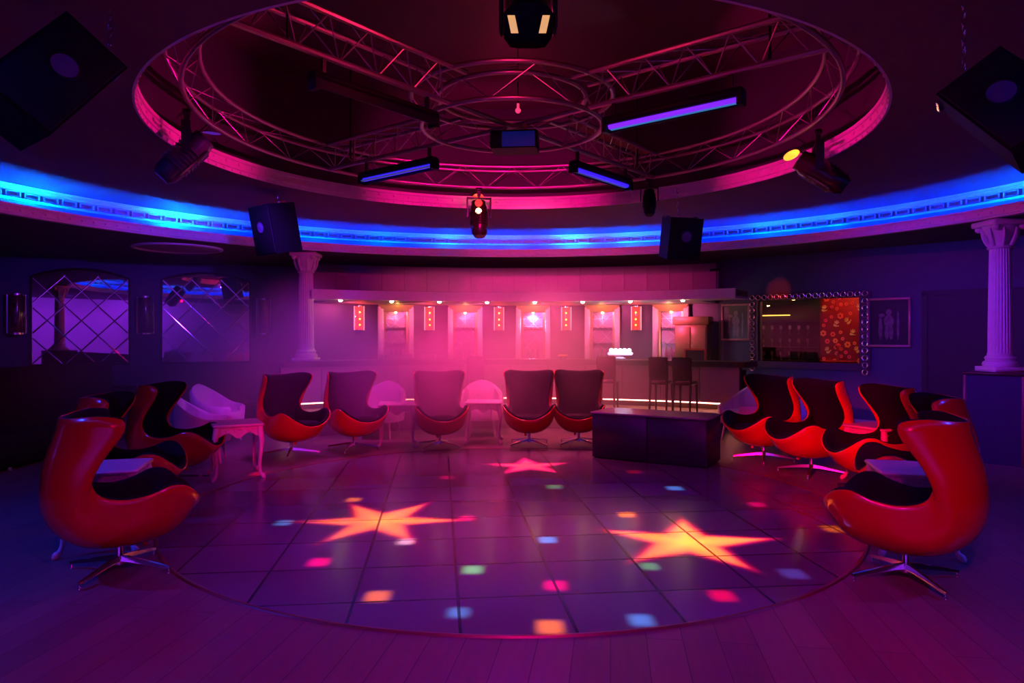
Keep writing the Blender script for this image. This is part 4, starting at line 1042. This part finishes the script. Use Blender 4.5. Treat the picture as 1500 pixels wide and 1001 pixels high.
speaker('large black loudspeaker hung tilted at the top left corner', lp, basis((-.752, .621, -.221), (.274, .599, .752)), .374, .66, .30)
speaker('large black loudspeaker hung tilted at the right edge near the camera', rp_, basis((.559, .763, -.325), (-.356, .575, .736)), .37, .54, .28)
speaker('black loudspeaker before the blue cove, left of the left column', Vector((-3.02, 9.0, 2.98)), Matrix.Rotation(rad(-38), 3, 'Z') @ Matrix.Rotation(rad(12), 3, 'X'), .46, .62, .42)
speaker('black loudspeaker before the blue cove, right of the bar centre', Vector((2.14, 9.0, 2.86)), Matrix.Rotation(rad(14), 3, 'Z') @ Matrix.Rotation(rad(12), 3, 'X'), .45, .52, .38)
for (x, y, z), lb in (((lp.x + .20, lp.y + .22, 3.16), 'steel chain holding the large loudspeaker at the top left'), ((rp_.x - .15, rp_.y + .12, 2.98), 'steel chain holding the large loudspeaker at the right edge'),
                  ((-3.02, 9.05, 3.28), 'steel hanger above the loudspeaker left of the left column'), ((2.14, 9.05, 3.12), 'steel hanger above the loudspeaker right of the bar centre')):
    c = MB(); n = max(2, int((3.5 - z) / .045))
    for k in range(n):
        zz = z + (3.5 - z) * (k + .5) / n; rr = []
        for i in range(12):
            an = 2 * PI * i / 12; o_ = .012 * math.cos(an); rr.append((x + (o_ if k % 2 else 0), y + (0 if k % 2 else o_), zz + (3.5 - z) / n * .68 * math.sin(an)))
        c.tube(rr, .0035, 5, closed=True)
    tag(c.build('hanging_chain', M_chrome), lb, 'chain')
# ------------------------------------------------------------------ projected squares and stars
OR, PK, WH, GN, BL, VI, RD = (1, .16, .0), (1, .0, .14), (1, .45, .60), (.18, .60, .22), (.08, .30, .9), (.08, .06, .45), (1, .0, .03)
SQ = [(-1.55, 6.84, OR, .7, 1), (-.40, 6.16, PK, .7, 1), (-.83, 5.45, WH, .9, .9), (-1.37, 4.96, PK, 1, 1.1), (-.27, 4.80, GN, .9, 1), (-.83, 4.31, OR, 1.2, 1.1), (-.31, 4.06, BL, .7, .9), (.21, 3.86, OR, 1.5, 1.1), (.28, 4.50, PK, 1.1, 1.1),
      (.73, 3.95, BL, 1.0, 1.0), (1.30, 4.32, RD, 1.0, 1.1), (.96, 4.87, GN, .6, .9), (.28, 5.50, BL, .9, 1), (1.03, 6.27, OR, 1, 1.1), (.45, 7.42, GN, .25, 1.2), (1.71, 7.35, BL, .5, 1.2), (2.33, 6.65, PK, .7, 1.1), (2.67, 5.81, OR, .8, 1.2), (1.90, 4.72, VI, .7, 1.2), (-.73, 7.91, PK, .3, 1.2), (-1.96, 6.0, BL, .55, 1), (1.44, 8.23, RD, .25, 1.2), (-2.95, 8.15, RD, .5, 1.3)]
slide('square_pattern_projector', (.03, 6.75, 3.36), 560 * K_SQ, [dict(t='sq', x=x, y=y, w=.060 * s, h=.075 * s, s=.042, c=tuple(q * i for q in c)) for x, y, c, i, s in SQ])
ORL = [((.38, .0, .02), -.02, .07), ((1.0, .16, .0), -.06, .02), ((.3, .34, .0), -.28, -.05)]
RDL = [((.40, .0, .04), -.03, .05), ((.12, .02, .0), -.1, .0)]
slide('star_projector', A_right + Vector((-.12, -.08, -.2)), 1500 * K_ST, [dict(t='star', x=1.35, y=5.44, n=5, R=.66, ri=.26, rot=rad(7), layers=ORL)], r=.02)
slide('star_projector_far', A_far + Vector((0, -.30, -.42)), 1500 * K_ST, [dict(t='star', x=-1.15, y=6.05, n=6, R=.68, ri=.27, rot=rad(2), layers=ORL), dict(t='star', x=.2, y=8.6, n=5, R=.52, ri=.22, rot=rad(22), layers=RDL)], r=.02)
# ------------------------------------------------------------------ colour wash
for n, loc, col, pw in LIGHTS_P: point(n, loc, col, pw, .10)
for n, loc, tg, col, pw, an, bl, *rr in LIGHTS_S: spot(n, loc, tg, col, pw, an, bl, rr[0] if rr else .03)
for n, loc, tg, col, pw, sx, sy in LIGHTS_A: area(n, loc, tg, col, pw, sx, sy)
# ------------------------------------------------------------------ haze
def haze(name, c, s, dens, lb, nz=.55, scale=1.6, col=(1, 1, 1), aniso=.2, seed=0):
    mb = MB(); mb.ball((0, 0, 0), 1.0, 24, 14); o = mb.build(name, None, smooth=0); o.location = c; o.scale = s
    m = bpy.data.materials.new(name); m.use_nodes = True; nt = m.node_tree; nt.nodes.clear(); nx = NX(nt)
    out = nt.nodes.new('ShaderNodeOutputMaterial'); vo = nt.nodes.new('ShaderNodeVolumeScatter'); vo.inputs['Color'].default_value = (*col, 1); vo.inputs['Anisotropy'].default_value = aniso
    tc = nt.nodes.new('ShaderNodeTexCoord'); L = nx.vec('DOT_PRODUCT', tc.outputs['Object'], tc.outputs['Object'])
    L = L.node.outputs['Value']
    f = nx.m('SUBTRACT', 1.0, L, clamp=True)
    n = nt.nodes.new('ShaderNodeTexNoise'); n.inputs['Scale'].default_value = scale; n.inputs['Detail'].default_value = 2
    mp = nt.nodes.new('ShaderNodeMapping'); mp.inputs['Location'].default_value = (seed, seed * 2.3, 0); nt.links.new(tc.outputs['Object'], mp.inputs[0]); nt.links.new(mp.outputs[0], n.inputs['Vector'])
    mr = nt.nodes.new('ShaderNodeMapRange'); mr.inputs['From Min'].default_value = .5 - nz * .35; mr.inputs['From Max'].default_value = .5 + nz * .35; nt.links.new(n.outputs['Fac'], mr.inputs[0])
    mr.inputs['To Min'].default_value = 1 - nz; mr.inputs['To Max'].default_value = 1 + nz
    d = nx.m('MULTIPLY', nx.m('MULTIPLY', nx.m('POWER', f, 1.5), mr.outputs[0]), dens)
    nt.links.new(d, vo.inputs['Density']); nt.links.new(vo.outputs[0], out.inputs['Volume'])
    try: m.cycles.volume_step_rate = 1.0
    except Exception: pass
    o.data.materials.clear(); o.data.materials.append(m)
    return tag(o, lb, 'haze', None, 'stuff')
for a in HAZE: haze(*a[0], **a[1])
sc.cycles.volume_step_rate = STEP
sc.cycles.volume_max_steps = 64
sc.cycles.volume_bounces = 0
sc.cycles.max_bounces = 6; sc.cycles.diffuse_bounces = 3; sc.cycles.glossy_bounces = 4; sc.cycles.transmission_bounces = 6
sc.cycles.sample_clamp_indirect = 4.0
sc.cycles.caustics_reflective = False; sc.cycles.caustics_refractive = False
# ------------------------------------------------------------------ world, camera, view
w = bpy.data.worlds.new('night'); sc.world = w; w.use_nodes = True
w.node_tree.nodes['Background'].inputs['Color'].default_value = (.02, .01, .06, 1); w.node_tree.nodes['Background'].inputs['Strength'].default_value = .0
cam = bpy.data.cameras.new('camera'); co = bpy.data.objects.new('camera', cam); COL.objects.link(co)
co.location = (0, 0, 1.62); co.rotation_euler = (PI / 2, 0, 0)
cam.sensor_width = 36; cam.lens = 36 * 1026 / 1500; cam.shift_y = -(500.5 - 490.3) / 1500
cam.clip_start = .05; cam.clip_end = 100; sc.camera = co
sc.view_settings.view_transform = 'Standard'; sc.view_settings.look = 'None'; sc.view_settings.gamma = 1; sc.view_settings.use_curve_mapping = False
sc.view_settings.exposure = EXPO
